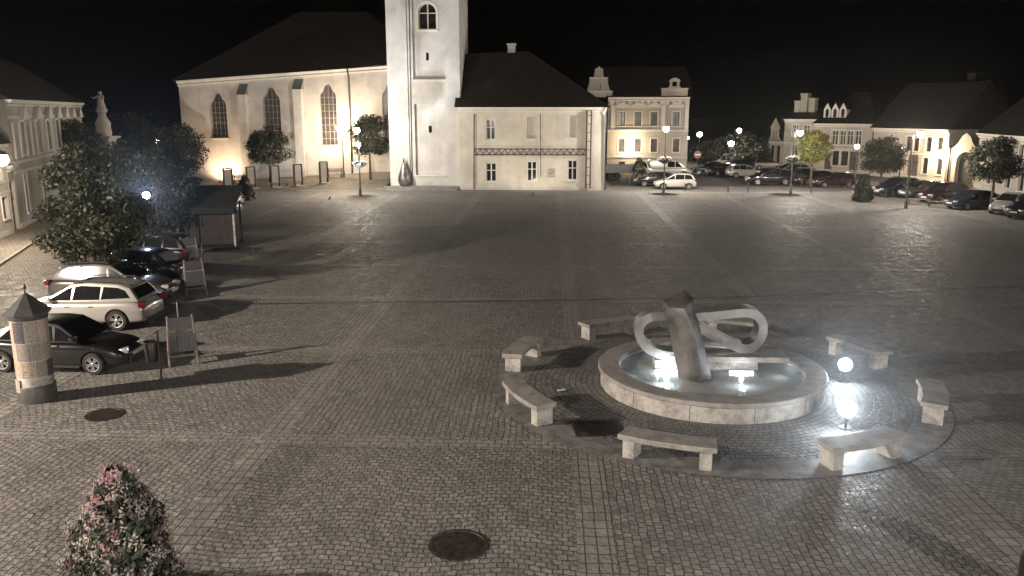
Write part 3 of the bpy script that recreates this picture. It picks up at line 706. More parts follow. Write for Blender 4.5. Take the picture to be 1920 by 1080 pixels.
# house at the right edge
P9, P10 = Yp(1832, 84), Yp(1990, 66)
r5, W5 = rowhouse('corner_house', 'pale house with dark upper windows cut by right picture edge', P9, P10, 5.3, 11,
    [(2.9, 1.7, .9, (.12, .3, .42, .58, .76), 'flat', 'glass'), (.7, 1.6, 1.2, (.2, .46, .62, .82), 'flat', 'glass')], 5.0, bands=(2.6,))
chimney(r4, W4*.7, 6.5, 8.5, 11.5, 1.0, .8, 'roofd'); chimney(r5, W5*.1, 6, 8.5, 12.2, 1.3, .9, 'roofd')

# --- left row
A0 = G(40, 432); A1 = G(168, 362)
lh, LW = rowhouse('pediment_house', 'tall ornate old house with triangular pediments at the left edge', A0, A1, 8.1, 10,
    [(4.6, 2.1, .8, (.13, .29, .43, .56, .68, .8, .92), 'flat', 'glassb'), (.9, 2.6, .8, (.1, .3, .5, .7, .9), 'flat', 'glass')], 3.5, 'left', 'roofd', (3.7, 4.3, 7.1), sur=.12)
for f in (.13, .29, .43, .56, .68, .8, .92):
    x = f*LW; m = MB(); m.prism([(x-.95, 6.85), (x+.95, 6.85), (x, 7.75)], -.35, -.001); m.build('pediment', 'trim', lh)
for k in range(16): x = LW*(k+.5)/16; b = MB(); b.box(x-.1, -.1, 4.45, x+.1, -.0015, 6.7); b.build('pilaster', 'trim', lh)
b = MB(); b.box(3.2, 3, 8.0, 6.6, 4, 10.9); b.box(3.1, 2.9, 10.9, 6.7, 4.1, 11.1); b.build('chimney', 'left', lh)
B0, B1 = G(-130, 500), G(27, 440)
b2, BW = rowhouse('low_house', 'low plain house with steep dark roof cut by left picture edge', B0, B1, 5.5, 9,
    [(3.3, 1.3, .8, (.15, .4, .65, .9), 'flat', 'glass'), (1.1, 1.3, .9, (.15, .4, .68, .92), 'flat', 'glass')], 5.5, 'left', 'roofd', (2.7,), sur=.1)
dB = (B1-B0).normalized(); nB = Vector((dB.y, -dB.x, 0))
gt0, gt1 = B1+dB*.1, A0-(A1-A0).normalized()*.1
g, gW = rowhouse('gate_wall', 'dark passage wall with tall door between the two left houses', gt0, gt1, 4.2, .6, [(0, 3.2, 1.4, (.5,), 'flat', 'door')], 0, 'left', base=0)

# ------------------------------------------------------------------ street lamps
LG = 'lamp posts around the square'
def street_lamp(label, base, hz, power=5000, color=WARM, arm=(0, 0), globe=.27, basket=None, bmat='wpet', low=None, lens='lens', group=LG, bloff=.5):
    t = thing('street_lamp', label, 'street lamp', base, 0, group); h = hz-base[2]
    MB().lathe([(.13, 0), (.13, .5), (.075, .6), (.06, h*.6), (.045, h-.15)], 12).build('pole', 'pole', t, smooth='auto')
    ax, ay = arm
    if ax or ay: MB().tube([(0, 0, h-.3), (0, 0, h-.02), (ax*.5, ay*.5, h+.16), (ax, ay, h+.16)], .035, 8).build('arm', 'pole', t, smooth=True)
    b = MB(); b.lathe([(.06, h+.22), (globe*.5, h+.17), (globe*.66, h+.1), (globe*.6, h+.08)], 16, 0, Matrix.Translation((ax, ay, 0))); b.build('lamp_hood', 'pole', t, smooth='auto')
    b = MB(); b.sphere((ax, ay, h-.12), globe*.82, 14, 10, 0, 1); b.build('lamp_globe', lens, t, smooth=True)
    light('lamp_light', (ax, ay+globe+.22, h-.3), power*.4, color, .16, t)
    if basket:
        b = MB(); b.lathe([(.12, basket-.3), (.42, basket-.12), (.5, basket)], 16); b.build('flower_bowl', 'dgrey', t, smooth='auto')
        leaves((0, 0, basket+.08), (.62, .62, .24), 260, .1, 'basket_leaves', 'leafd', t); leaves((0, 0, basket+.12), (.62, .62, .26), 200, .09, 'basket_blossom', bmat, t, 3)
    if low:
        b = MB(); b.sphere((0, -.14, low), .2, 12, 8); b.build('lower_globe', lens, t, smooth=True); b = MB(); b.lathe([(.24, low+.17), (.05, low+.32)], 12, 0, Matrix.Translation((0, -.14, 0))); b.build('lower_hood', 'pole', t)
        light('lower_light', (.1, .35, low-.3), power*.12, color, .12, t)
    return t
def np_mesh(name, V, Fq, mat, parent):
    me = bpy.data.meshes.new(name); n = len(V); m = len(Fq)
    me.vertices.add(n); me.vertices.foreach_set('co', V.astype(np.float32).ravel())
    me.loops.add(m*4); me.loops.foreach_set('vertex_index', Fq.astype(np.int32).ravel())
    me.polygons.add(m); me.polygons.foreach_set('loop_start', np.arange(0, m*4, 4, dtype=np.int32))
    me.update(calc_edges=True); me.validate(); me.materials.append(M[mat])
    o = bpy.data.objects.new(name, me); col.objects.link(o)
    if parent is not None: o.parent = parent
    return o
RNG = np.random.default_rng(11)
def leaf_quads(P, N, s):
    """one small leaf quad at every point, tilted at random around its outward direction"""
    n = len(P); d = N+RNG.normal(0, .75, (n, 3)); d /= np.linalg.norm(d, axis=1)[:, None]+1e-6
    r = RNG.normal(0, 1, (n, 3)); u = np.cross(d, r); u /= np.linalg.norm(u, axis=1)[:, None]+1e-6; v = np.cross(d, u)
    s = (s*RNG.uniform(.4, 1.6, n))[:, None]
    bend = d*s*.25
    V = np.stack([P-u*s*.9, P-v*s*.45+bend, P+u*s*.9, P+v*s*.45+bend], 1).reshape(-1, 3)
    return V, np.arange(n*4).reshape(-1, 4)
def leaves(c, rad, n, s, name, mat, parent, clumps=0):
    d = RNG.normal(0, 1, (n, 3)); d /= np.linalg.norm(d, axis=1)[:, None]
    r = RNG.uniform(.55, 1.0, n)**.5
    P = d*r[:, None]*np.array(rad)+np.array(c)
    V, Q = leaf_quads(P, d, s); return np_mesh(name, V, Q, mat, parent)
def tree(label, loc, h, rad, cz, n, s, mat='leaf', seed=1, group=None, trunk=.14, name='street_tree', nc=46, lean=(0, 0), cat='tree', cf=.30):
    """tapered trunk with limbs; crown of leaf clumps spread unevenly through an ellipsoid"""
    rg = np.random.default_rng(seed); t = thing(name, label, cat, loc, 0, group)
    C = np.array([lean[0], lean[1], cz]); rad = np.array(rad)
    cl = []
    while len(cl) < nc:
        p = rg.uniform(-1, 1, 3); r = np.linalg.norm(p)
        if .35 < r < 1: cl.append(p*(.9/ r**.25 if r > .8 else 1))
    cl = np.array(cl); cl[:, :2] *= (1-.32*cl[:, 2:3]); cl[:, 2] = np.where(cl[:, 2] < -.55, cl[:, 2]*.8, cl[:, 2])
    cc = C+cl*rad*.86
    b = MB(); z1 = cz-rad[2]*.55
    b.tube([(0, 0, -.05), (.02, .01, z1*.5), (lean[0]*.5, lean[1]*.5, z1), (lean[0], lean[1], cz+rad[2]*.35)], [trunk*1.25, trunk, trunk*.8, trunk*.25], 9)
    for k in range(0, nc, 4):
        q = cc[k]; z = z1+rg.uniform(0, rad[2]*.6); b.tube([(lean[0]*.5, lean[1]*.5, z), (q[0]*.5+lean[0]*.4, q[1]*.5+lean[1]*.4, z+(q[2]-z)*.65), tuple(q)], [trunk*.4, trunk*.25, trunk*.07], 6)
    b.build('trunk', 'bark', t, smooth=True)
    w_ = rg.uniform(.5, 1.3, nc); cnt = (w_/w_.sum()*n).astype(int)
    P = []; N = []
    for q, k, ww in zip(cc, cnt, w_):
        d = rg.normal(0, 1, (k, 3)); d /= np.linalg.norm(d, axis=1)[:, None]
        cr = rad.mean()*cf*ww**.4
        P.append(q+d*(rg.uniform(.15, 1, k)**.6)[:, None]*cr*np.array([1.1, 1.1, .8])); N.append(d*.6+(q-C)/rad.mean()*.5+np.array([0, 0, .25]))
    V, Q = leaf_quads(np.concatenate(P), np.concatenate(N), s); np_mesh('crown', V, Q, mat, t)
    return t
def V3(v, z=0): return (v.x, v.y, z if z is not None else v.z)

street_lamp('twin headed lamp post with white flower bowl left of the tower', V3(G(676, 367)), 5.85, 6500, WHT, (-.1, -.1), .34, 2.75, low=4.5)
p = at(645, 333, 84); street_lamp('plain lamp post standing close to the church wall by a bench', (p.x, 84.0, tz(p.x, 84)), at(640, 237, 84).z, 4600, (1, .76, .5), (-.3, -.2), .32)
street_lamp('lamp post with white flower bowl in front of the small silver hatchback', V3(G(1244, 363)), 5.95, 10500, WHT, (0, -.1), .34, 3.0)
street_lamp('lamp post lighting the yellow green tree at the parking edge', V3(G(1482, 364)), 5.6, 7500, WHT, (.45, -.1), .32, 3.1)
street_lamp('lamp post with dark banner box beside the conical shrub car row', V3(G(1698, 391)), 5.75, 7500, WHT, (.6, -.1), .32)
street_lamp('small lamp post glowing before the dormer house door', V3(G(1601, 343)), 3.9, 2600, WARM, (0, 0), .3)
p = G(1684, 350); street_lamp('thin dim lamp hanging between tree and dark banner post', V3(p), 4.0, 150, COOL, (0, 0), .16, lens='lenslow')
for px, hy, dd, pw, lb in ((1312, 250, 118, 1500, 'distant lamp post above the no entry sign'), (1371, 267, 104, 2200, 'brightest distant lamp among the dark trees'), (1386, 243, 122, 1800, 'distant tall lamp above the far dark tree'), (1290, 257, 124, 300, 'tiny distant lamp at the town house corner')):
    p = at(px, hy, dd); street_lamp(lb, (p.x, dd, 0), p.z, pw, WHT, (0, 0), .42 if pw > 1000 else .2, group='distant street lamps')
for px, hy, dd, lb in ((247, 271, 95, 'left one of two distant lamps behind the left trees'), (295, 264, 92, 'right one of two distant lamps behind the left trees')):
    p = at(px, hy, dd); street_lamp(lb, (p.x, dd, 0), p.z, 900, WARM, (0, 0), .3, group='distant street lamps')
# the wall lamp on the low house at the left edge
lw0 = at(2, 299, 43.0); t = thing('wall_lantern', 'bright wall lantern on the low house at left picture edge', 'lamp', (lw0.x, 43.0, lw0.z))
MB().sphere((0, 0, 0), .36, 14, 10).build('lantern_glass', 'lens', t, smooth=True)
MB().lathe([(.42, .24), (.05, .5)], 14).build('lantern_hood', 'black', t); MB().tube([(0, 0, .48), (-.3, .3, .6), (-1.2, 1.2, .5)], .035).build('bracket', 'black', t, smooth=True)
light('lantern_light', (lw0.x+.2, 42.5, lw0.z-.3), 2600, WARM, .2)

# lamps of the near side of the square that stand outside the picture and light its foreground
KEY = Vector((-30.2, 11.7, 9.7))
light('street_lamp_light', KEY, 52000, (1, .85, .71), .14)
light('street_lamp_light', (-9.5, -7.0, 7.5), 13000, (1, .87, .75), .3)
light('street_lamp_light', (16, -7.0, 7.5), 17000, (1, .89, .79), .3)
light('street_lamp_light', (44, 30, 6.5), 3000, (1, .85, .7), .3)
# church floodlights
def floodlight(label, loc, target, power, color, size=R(100), lens='lenslow', s=.3, name='floodlight', up=.35):
    t = thing(name, label, 'floodlight', loc, 0); d = (Vector(target)-Vector(loc)); rz = math.atan2(d.y, d.x)-PI/2; el = math.atan2(d.z, math.hypot(d.x, d.y))
    T = Matrix.Translation((0, 0, up)) @ Matrix.Rotation(rz, 4, 'Z') @ Matrix.Rotation(el, 4, 'X')
    b = MB(); b.lathe([(s*.2, -.2), (s*.38, -.16), (s*.5, .0), (s*.52, .06), (s*.5, .07)], 24, 0, T @ Matrix.Rotation(-PI/2, 4, 'X')); b.build('housing', 'black', t, smooth='auto')
    b = MB(); b.lathe([(s*.47, 0), (s*.42, .05), (s*.25, .1), (.001, .115)], 20, 0, T @ Matrix.Translation((0, .062, 0)) @ Matrix.Rotation(-PI/2, 4, 'X')); b.build('lens', lens, t, smooth=True)
    b = MB(); b.tube([(0, 0, 0), (0, 0, up)], .03); b.lathe([(.16, 0), (.16, .03)], 16); b.build('stand', 'black', t)
    n = d.normalized()
    l = light('flood_light', Vector(loc)+Vector((0, 0, up))+n*.32, power, color, .1, None, 'SPOT', Vector(target), size)
    return t
p = at(415, 340, 84.3); floodlight('ground floodlight washing the church wall with warm light', (p.x, 83.9, tz(p.x, 83.9)), (p.x+.2, 86, 3.2), 1500, (1, .68, .42), R(150), 'glass', .14, up=.1)
p = at(650, 335, 84.0); floodlight('small floodlight on the terrace between lamp post and church', (p.x-5, 80.2, tz(p.x-5, 80.2)), (p.x-6, 86, 9), 1000, (1, .88, .72), R(130), 'glass', .14, up=.1)
p = at(700, 360, 76); floodlight('ground floodlight aimed up at the bell tower shaft', (p.x-2.5, 70.0, 0), (tx0+3, TY, 15), 7500, (.93, .96, 1), R(60), 'glass', .14, up=.1)
p = at(1000, 360, 76); floodlight('added ground floodlight brightening the rectory house front', (p.x, 74.5, 0), (p.x, HY, 4.5), 500, (1, .86, .66), R(140), 'glass', .14, up=.1)  # added uplight without a known source, brightens the facade

# ------------------------------------------------------------------ fountain
fo = thing('fountain', 'round granite fountain basin with pale rim and lit water', 'fountain', FC)
RO, RI, RH = 3.03, 2.47, .55
MB().lathe([(RO-.05, -.05), (RO-.05, RH-.14), (RO-.02, RH-.13), (RO-.02, RH-.125)], 96, 0, None, False).build('basin_wall', 'stone', fo, smooth='auto')
MB().lathe([(RI+.02, RH-.12), (RO, RH-.12), (RO+.02, RH-.1), (RO+.02, RH-.02), (RO, RH), (RI+.02, RH), (RI, RH-.02), (RI, RH-.12), (RI+.02, RH-.12)], 96, 0, None, False).build('rim', 'stone2', fo, smooth='auto')
MB().lathe([(RI+.03, RH-.121), (RI+.03, .06), (.01, .06)], 96, 0, None, False).build('basin_floor', 'pool', fo, smooth='auto')
b = MB()
for k in range(12):
    a = 2*PI*(k+.35)/12; T = Matrix.Rotation(a, 4, 'Z'); b.box(RO-.06, -.006, .02, RO-.046, .006, RH-.15, 0, T)
b.build('wall_joint', 'dgrey', fo)
MB().lathe([(RI+.005, .40), (.001, .40)], 64, 0, None, False).build('water', 'water', fo)
# sculpture of slab and ribbon
SY = FC.y+.35
sl = thing('fountain_sculpture', 'brushed metal ribbon loop sculpture with leaning slab in the fountain', 'sculpture', (FC.x, SY, 0))
def LS(px, py, Y=None): p = at(px, py, Y or SY); return (p.x-FC.x, p.z)
def ribbon(path, th, y0, y1, name, mat):
    n = len(path); b = MB(); 
    P = [Vector((x, z)) for x, z in path]; O = []; I = []
    for i in range(n):
        d = (P[(i+1) % n]-P[i-1]).normalized(); nn = Vector((-d.y, d.x)); O.append(P[i]+nn*th/2); I.append(P[i]-nn*th/2)
    for i in range(n):
        j = (i+1) % n
        for (A, B, ya, yb) in ((O[i], O[j], y0, y1), (I[j], I[i], y0, y1)): b.add([(A.x, ya, A.y), (B.x, ya, B.y), (B.x, yb, B.y), (A.x, yb, A.y)], [(0, 1, 2, 3)])
        for yy in (y0, y1): b.add([(O[i].x, yy, O[i].y), (O[j].x, yy, O[j].y), (I[j].x, yy, I[j].y), (I[i].x, yy, I[i].y)], [(0, 1, 2, 3)])
    o = b.build(name, mat, sl, fixn=False)
    bm = bmesh.new(); bm.from_mesh(o.data); bmesh.ops.remove_doubles(bm, verts=bm.verts, dist=.0005); bmesh.ops.recalc_face_normals(bm, faces=bm.faces); bm.to_mesh(o.data); bm.free(); autosmooth(o.data, .6)
    return o
ctr = [(1268, 665), (1236, 664), (1212, 651), (1199, 629), (1201, 610), (1216, 597), (1240, 593), (1290, 596), (1345, 592), (1396, 587), (1420, 593), (1431, 611), (1427, 635), (1414, 650), (1395, 654), (1374, 648), (1340, 631), (1306, 615), (1280, 630)]
def smoothloop(pts, k=5):
    out = []; n = len(pts)
    for i in range(n):
        p0, p1, p2, p3 = (Vector(pts[(i+j) % n]) for j in (-1, 0, 1, 2))
        for s in range(k):
            u = s/k; out.append(tuple(.5*((2*p1)+(p2-p0)*u+(2*p0-5*p1+4*p2-p3)*u*u+(3*p1-p0-3*p2+p3)*u**3)))
    return out
ribbon(smoothloop([LS(*q, SY-.3) for q in ctr]), .24, -.3, .3, 'ribbon_loop', 'steel2')
b = MB(); za = LS(1300, 671)[1]; xa = LS(1255, 671)[0]; xb = LS(1474, 671)[0]; b.box(xa, -.33, za-.02, xb, .5, za+.14); b.build('plinth_slab', 'stone', sl, bevel=.02)
b = MB(); b.box(LS(1226, 680)[0], -.2, .061, LS(1418, 680)[0], .3, za-.021); b.build('plinth_foot', 'stone', sl, bevel=.01)
# leaning slab: five sided section, lifted and turned as it rises
YS = FC.y-.75
def LP(px, py): p = at(px, py, YS); return p.x-FC.x, p.z
rows = [(1277, 1311, 1340, 738), (1269, 1307, 1332, 690), (1260, 1298, 1320, 640), (1251, 1290, 1311, 600), (1247, 1286, 1306, 592), (1243, 1282, 1300, 558)]
b = MB(); ring = []
yo = YS-SY
for k, (a, m, c, y) in enumerate(rows):
    xa, z = LP(a, y); xm, _ = LP(m, y); xc, _ = LP(c, y); f = k/5
    zt = (0, 0, 0)
    if k == 5: zt = (-.02, .1, .32)
    ring.append([(xa, yo+.12, z+zt[0]), (xm-.06, yo-.28, z+zt[0]*.5+zt[1]*.3), (xm+.06, yo-.27, z+zt[1]*.6), (xc, yo+.1, z+zt[2]*.9), (xm+.05, yo+.55, z+zt[2]*1.25), (xa+.1, yo+.5, z+zt[2]*.5)])
def LB(px, py, dy): p = at(px, py, YS+dy); return (p.x-FC.x, YS+dy-SY, p.z)
ring[-1] = [LB(1242, 563, .12), LB(1255, 577, -.28), LB(1283, 578, -.27), LB(1301, 560, .1), LB(1285, 542, .55), LB(1263, 553, .5)]
n = 6; vs = [v for r_ in ring for v in r_]; fs = [tuple(reversed(range(n))), tuple((len(ring)-1)*n+k for k in range(n))]
for i in range(len(ring)-1):
    for k in range(n): fs.append((i*n+k, i*n+(k+1) % n, (i+1)*n+(k+1) % n, (i+1)*n+k))
M['slabstone'] = mat_plain('weathered_bronze', C3(.15, .14, .132), .5, .5, var=.4, scale=1.5, bump=.004)
b.add(vs, fs); b.build('leaning_slab', 'slabstone', sl, bevel=.03, smooth='auto')
b = MB(); b.lathe([(.5, .061), (.5, .3), (.42, .38)], 16, 0, Matrix.Translation((LP(1310, 735)[0], yo+.15, 0))); b.build('slab_foot', 'dgrey', sl)
b = MB()
for px, py in ((1267, 694), (1340, 688)): x, z = LS(px, py, FC.y-.3); b.tube([(x, FC.y-.3-SY, .1), (x, FC.y-.3-SY, .52)], .02, 6)
b.build('water_jet', 'steel', sl)
# underwater lamps at the plinth
for px, pw, k in ((1248, 38, 0), (1385, 9, 1)):
    x, z = LS(px, 676); t = thing('pool_lamp', ('bright underwater lamp left below the ribbon loop', 'dimmer underwater lamp right of the leaning slab')[k], 'lamp', (FC.x+x, SY-.34, .3))
    b = MB(); b.box(-.34, -.05, -.02, .34, .03, .13); b.build('housing', 'steel', t); b = MB(); b.box(-.32, -.065, 0, .32, -.051, .115); b.build('lens', 'lensw', t)
    light('pool_light', (FC.x+x-.05, SY-.62, .52), pw, (.86, .95, 1), .06)
    light('pool_light', (FC.x+x-.05, SY-.62, .24), pw*.55, (.86, .95, 1), .06)
for k in range(7):  # ring of added fill lights that evens out the water's glow
    a = 2*PI*(k+.3)/7; light('basin_fill_light', (FC.x+2.2*math.cos(a), FC.y+2.2*math.sin(a), .3), 5.5, (.86, .95, 1), .05); light('basin_fill_light', (FC.x+1.5*math.cos(a+.4), FC.y+1.5*math.sin(a+.4), .46), 1.6, (.86, .95, 1), .03) if k % 2 else None
# bright floodlights at the basin
floodlight('nearer dazzling floodlight on the ground right of the fountain basin', V3(G(1585, 803)), (.6, 0, 8.2), 8000, (.75, .87, 1), R(34), 'lensf', .46, up=.5)
floodlight('farther dazzling floodlight on the ground right of the fountain basin', V3(G(1582, 716)), (.6, 0, 8.2), 3600, (.75, .87, 1), R(34), 'lensf', .38, up=.5)
light('flood_spill', (6.7, 18.5, 1.0), 22, (.85, .93, 1), .12); light('flood_spill', (8.0, 22.5, 1.0), 12, (.85, .93, 1), .12)

# curved granite benches round the basin
def bench():
    t = thing('stone_bench', 'x', 'bench', FC, 0, 'curved stone benches around the fountain')
    r0, r1, hb, ha = 5.25, 5.85, .56, R(10.5); n = 14; b = MB()
    for (za, zb, ra, rb) in ((hb-.12, hb, r0, r1),):
        v = []
        for k in range(n+1):
            a = -ha+2*ha*k/n
            for r_, z in ((ra, za), (rb, za), (rb, zb), (ra, zb)): v.append((r_*math.cos(a), r_*math.sin(a), z))
        f = [(0, 1, 2, 3), (4*n+3, 4*n+2, 4*n+1, 4*n)]
        for k in range(n):
            for q in range(4): f.append((4*k+q, 4*k+(q+1) % 4, 4*k+4+(q+1) % 4, 4*k+4+q))
        b.add(v, f)
    b.build('seat', 'stone2', t, bevel=.018)
    for s in (-1, 1):
        T = Matrix.Rotation(s*(ha-R(2.2)), 4, 'Z'); b = MB(); b.box(r0+.06, -.13, .0, r1-.08, .13, hb-.121, 0, T); b.build('leg', 'stone', t, bevel=.015)
    return t
bn = bench()
blab = [('stone bench at left of fountain with pale end toward the parked cars', 161), ('stone bench at lower left of fountain above the dark grate', 206), ('stone bench nearest the camera in front of the fountain', 250.5),
        ('stone bench washed out behind the nearer floodlight', 295), ('stone bench at right end of the fountain ring', 340), ('stone bench behind the farther floodlight at upper right', 27), ('stone bench behind the sculpture seen through its right loop', 70), ('stone bench behind the basin at upper left of the loop', 116)]
for k, (lb, dg) in enumerate(blab):
    if k == 0: bn.rotation_euler = (0, 0, R(dg)); bn['label'] = lb
    else: dup(bn, FC, R(dg), lb)
# iron covers
def cover(label, c, r, name='manhole_cover'):
    t = thing(name, label, 'manhole cover', (c.x, c.y, .008))
    MB().lathe([(r, 0), (r, .012), (r*.86, .014), (r*.85, .006)], 48, 0, None, False).build('frame', 'iron', t, smooth='auto')
    b = MB(); b.lathe([(r*.845, .0), (r*.845, .01)], 48)
    for i in range(-9, 10):
        for j in range(-9, 10):
            x, y = i*r*.083, j*r*.083
            if math.hypot(x, y) < r*.72 and (i+j) % 2 == 0: b.box(x-r*.03, y-r*.03, .0101, x+r*.03, y+r*.03, .016)
    b.build('lid', 'iron', t)
    b = MB()
    for a in range(8): b.box(r*.74, -.02, .0102, r*.8, .02, .02, 0, Matrix.Rotation(a*PI/4+.2, 4, 'Z'))
    b.build('vent_slot', 'black', t)
cover('large iron manhole cover in the foreground cobbles', G(860, 1022), .53); cover('worn iron manhole cover near the advertising column', G(196, 778), .46)
g = G(1120, 804); t = thing('drain_grate', 'dark square drain grate in the fountain paving', 'grate', (g.x, g.y, .014), R(8))
b = MB(); b.box(-.58, -.5, 0, .58, -.42, .016); b.box(-.58, .42, 0, .58, .5, .016); b.box(-.58, -.418, 0, -.5, .418, .016); b.box(.5, -.418, 0, .58, .418, .016); b.build('frame', 'iron', t)
b = MB()
for k in range(14): x = -.47+k*.072; b.box(x, -.418, 0, x+.025, .418, .012)
b.build('bars', 'channel', t)
b = MB(); b.add([(-.5, -.42, .002), (.5, -.42, .002), (.5, .42, .002), (-.5, .42, .002)], [(0, 1, 2, 3)]); b.build('shaft', 'black', t)

g = G(1053, 734); t = thing('paper_scrap', 'small crumpled white paper scrap on the fountain ring paving', 'litter', (g.x, g.y, .02))
b = MB(); b.add([(-.12, -.06, 0), (.02, -.09, .04), (.14, -.03, .01), (.1, .08, .05), (-.03, .05, .015), (-.13, .06, .03)], [(0, 1, 4, 5), (1, 2, 3, 4)]); b.build('sheet', 'white', t, fixn=False)
# ------------------------------------------------------------------ advertising column
ac = thing('advertising_column', 'round advertising column pasted with posters under a pointed dark roof', 'advertising column', V3(G(72, 748)))
r = .43; MB().lathe([(r+.03, 0), (r+.03, .42), (r+.01, .45)], 40).build('base', 'dgrey', ac, smooth='auto')
MB().lathe([(r, .449), (r, 2.28)], 40, 0, None, False).build('drum', 'paper', ac, smooth='auto')
MB().lathe([(r+.02, 2.2), (r+.03, 2.22), (r+.03, 2.34)], 40).build('collar', 'dgrey', ac, smooth='auto')
b = MB(); n = 8; rr = .56
b.lathe([(rr, 2.34), (rr, 2.38), (.02, 2.86)], n); b.build('roof', 'dgrey', ac)
b = MB(); b.tube([(0, 0, 2.84), (0, 0, 3.02)], .015, 6); b.lathe([(.045, 2.96), (.05, 3.0), (.005, 3.09)], 8); b.build('finial', 'iron', ac)
pcol = [(C3(.62, .56, .46), C3(.3, .1, .07)), (C3(.42, .4, .38), C3(.2, .17, .16)), (C3(.5, .47, .44), C3(.1, .1, .13)), (C3(.1, .1, .14), C3(.45, .22, .16)), (C3(.66, .6, .5), C3(.45, .16, .1)), (C3(.55, .54, .52), C3(.08, .08, .1)), (C3(.36, .35, .34), C3(.65, .6, .5))]
random.seed(3); zs = [(.28, .66), (.68, 1.12), (1.14, 1.6), (1.62, 2.18)]
for ri, (z0, z1) in enumerate(zs):
    a = -3.0+ri*.17
    while a < 1.6:
        da = random.uniform(.5, 1.0); zz0 = z0 + random.uniform(-.02, .03); m = MB(); k = 8; ro = r+(.036 if ri == 0 else .006)
        if ri == 0 and a > -1.9: a += da; continue
        v = []; uvs = []
        for i in range(k+1):
            an = a+(da-.03)*i/k
            for z in (zz0, z1): v.append((ro*math.cos(an), ro*math.sin(an), z))
        m.add(v, [(2*i, 2*i+2, 2*i+3, 2*i+1) for i in range(k)])
        s = random.randint(0, 40); c1, c2 = pcol[random.randint(0, 6)] if not (a < -2.2) else pcol[random.choice((0, 4))]
        m.build('poster', mat_poster('poster_paper', c1, c2, random.uniform(.8, 1.6), random.uniform(.8, 1.6), s), ac, uv=lambda co, nn: (math.atan2(co.y, co.x)*1.2, co.z), smooth=True)
        a += da

# ------------------------------------------------------------------ timber display stands, bin, stall, posts
def display(label, loc, rz, s=1.0, group='timber display stands along the car row'):
    t = thing('display_stand', label, 'display stand', loc, rz, group)
    for y in (-.38, .38):
        b = MB(); b.tube([(.34, y*1.05, 0), (.04, y*.9, 1.48)], .035, 6); b.build('leg', 'wood', t); b = MB(); b.tube([(-.42, y*1.05, 0), (-.02, y*.9, 1.3)], .03, 6); b.build('leg', 'wood', t)
    def sl(z, o=.0): return .34-.3*z/1.48+o
    for z0, z1, nm in ((1.08, 1.42, 'upper_panel'), (.42, .98, 'lower_panel')):
        b = MB(); b.add([(sl(z0, .02), -.36, z0), (sl(z0, .02), .36, z0), (sl(z1, .02), .34, z1), (sl(z1, .02), -.34, z1), (sl(z0, -.01), -.36, z0), (sl(z0, -.01), .36, z0), (sl(z1, -.01), .34, z1), (sl(z1, -.01), -.34, z1)], [(0,1,2,3),(7,6,5,4),(0,4,5,1),(1,5,6,2),(2,6,7,3),(3,7,4,0)])
        o = b.build(nm, 'black', t)
        if nm == 'lower_panel':
            b = MB()
            for k in range(6): y = -.27+k*.107; b.tube([(sl(.45, .035), y, .45), (sl(.95, .035), y*.95, .95)], .012, 5)
            b.build('slats', 'dgrey', o)
    for z in (.3, 1.02): b = MB(); b.box(sl(z)-.03, -.4, z-.03, sl(z)+.03, .4, z+.03); b.build('crossbar', 'wood', t)
    b = MB(); b.box(-.3, -.36, .55, .2, .36, .58); b.build('shelf', 'wood', t)
    if s != 1: t.scale = (s, s, s)
    return t
d0 = display('nearest timber display stand with dark panel casting two block shadows', V3(G(344, 680)), R(-62))
dup(d0, V3(G(366, 552)), R(-55), 'middle timber display stand beside the silver estate car'); dup(d0, V3(G(356, 500)), R(-60), 'farthest timber display stand in front of the market stall')
g = G(303, 711); t = thing('litter_bin', 'dark litter bin hung on a thin post by the black car', 'litter bin', V3(g))
MB().tube([(0, 0, 0), (0, 0, 1.42)], .03, 8).build('post', 'iron', t); MB().lathe([(.05, .5), (.17, .52), (.21, 1.05), (.2, 1.07)], 20, 0, Matrix.Translation((-.24, .06, 0))).build('bin', 'black', t, smooth='auto')
MB().lathe([(.215, 1.06), (.22, 1.1), (.19, 1.11)], 20, 0, Matrix.Translation((-.24, .06, 0)), False).build('bin_rim', 'dgrey', t, smooth='auto')
def post(label, loc, h, r=.03, mat='pole', name='steel_post', cat='post', group=None):
    t = thing(name, label, cat, loc, 0, group); MB().lathe([(r, 0), (r, h-.02), (r*.6, h)], 10).build('shaft', mat, t, smooth='auto'); MB().lathe([(r*2.2, 0), (r*2.2, .03), (r, .05)], 12).build('foot', mat, t, smooth='auto'); return t
post('slim bare steel post behind the nearest display stand', V3(G(337, 628)), 1.15)
post('thin steel post right of the farthest display stand', V3(G(381, 500)), 1.2)
s0, s1 = G(352, 468), G(444, 466); d = s1-s0
sx = thing('market_stall', 'closed brown timber market stall with flat dark roof on posts', 'market stall', s0, math.atan2(d.y, d.x)); SW = d.length
b = MB()
n = 14
for k in range(n): b.box(SW*k/n+.004, -.02, .25, SW*(k+1)/n-.004, .02, 2.2)
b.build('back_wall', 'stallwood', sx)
for x in (.05, SW-.05):
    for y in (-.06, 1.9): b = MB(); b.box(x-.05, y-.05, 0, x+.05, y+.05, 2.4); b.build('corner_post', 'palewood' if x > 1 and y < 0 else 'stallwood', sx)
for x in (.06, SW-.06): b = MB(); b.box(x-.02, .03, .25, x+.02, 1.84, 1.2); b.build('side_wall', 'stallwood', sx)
b = MB(); b.add([(-.25,-.55,2.25),(SW+.15,-.55,2.25),(SW+.15,2.3,3.2),(-.25,2.3,3.2),(-.25,-.55,2.33),(SW+.15,-.55,2.33),(SW+.15,2.3,3.28),(-.25,2.3,3.28)], [(0,3,2,1),(4,5,6,7),(0,1,5,4),(1,2,6,5),(2,3,7,6),(3,0,4,7)]); b.build('roof', 'felt', sx)
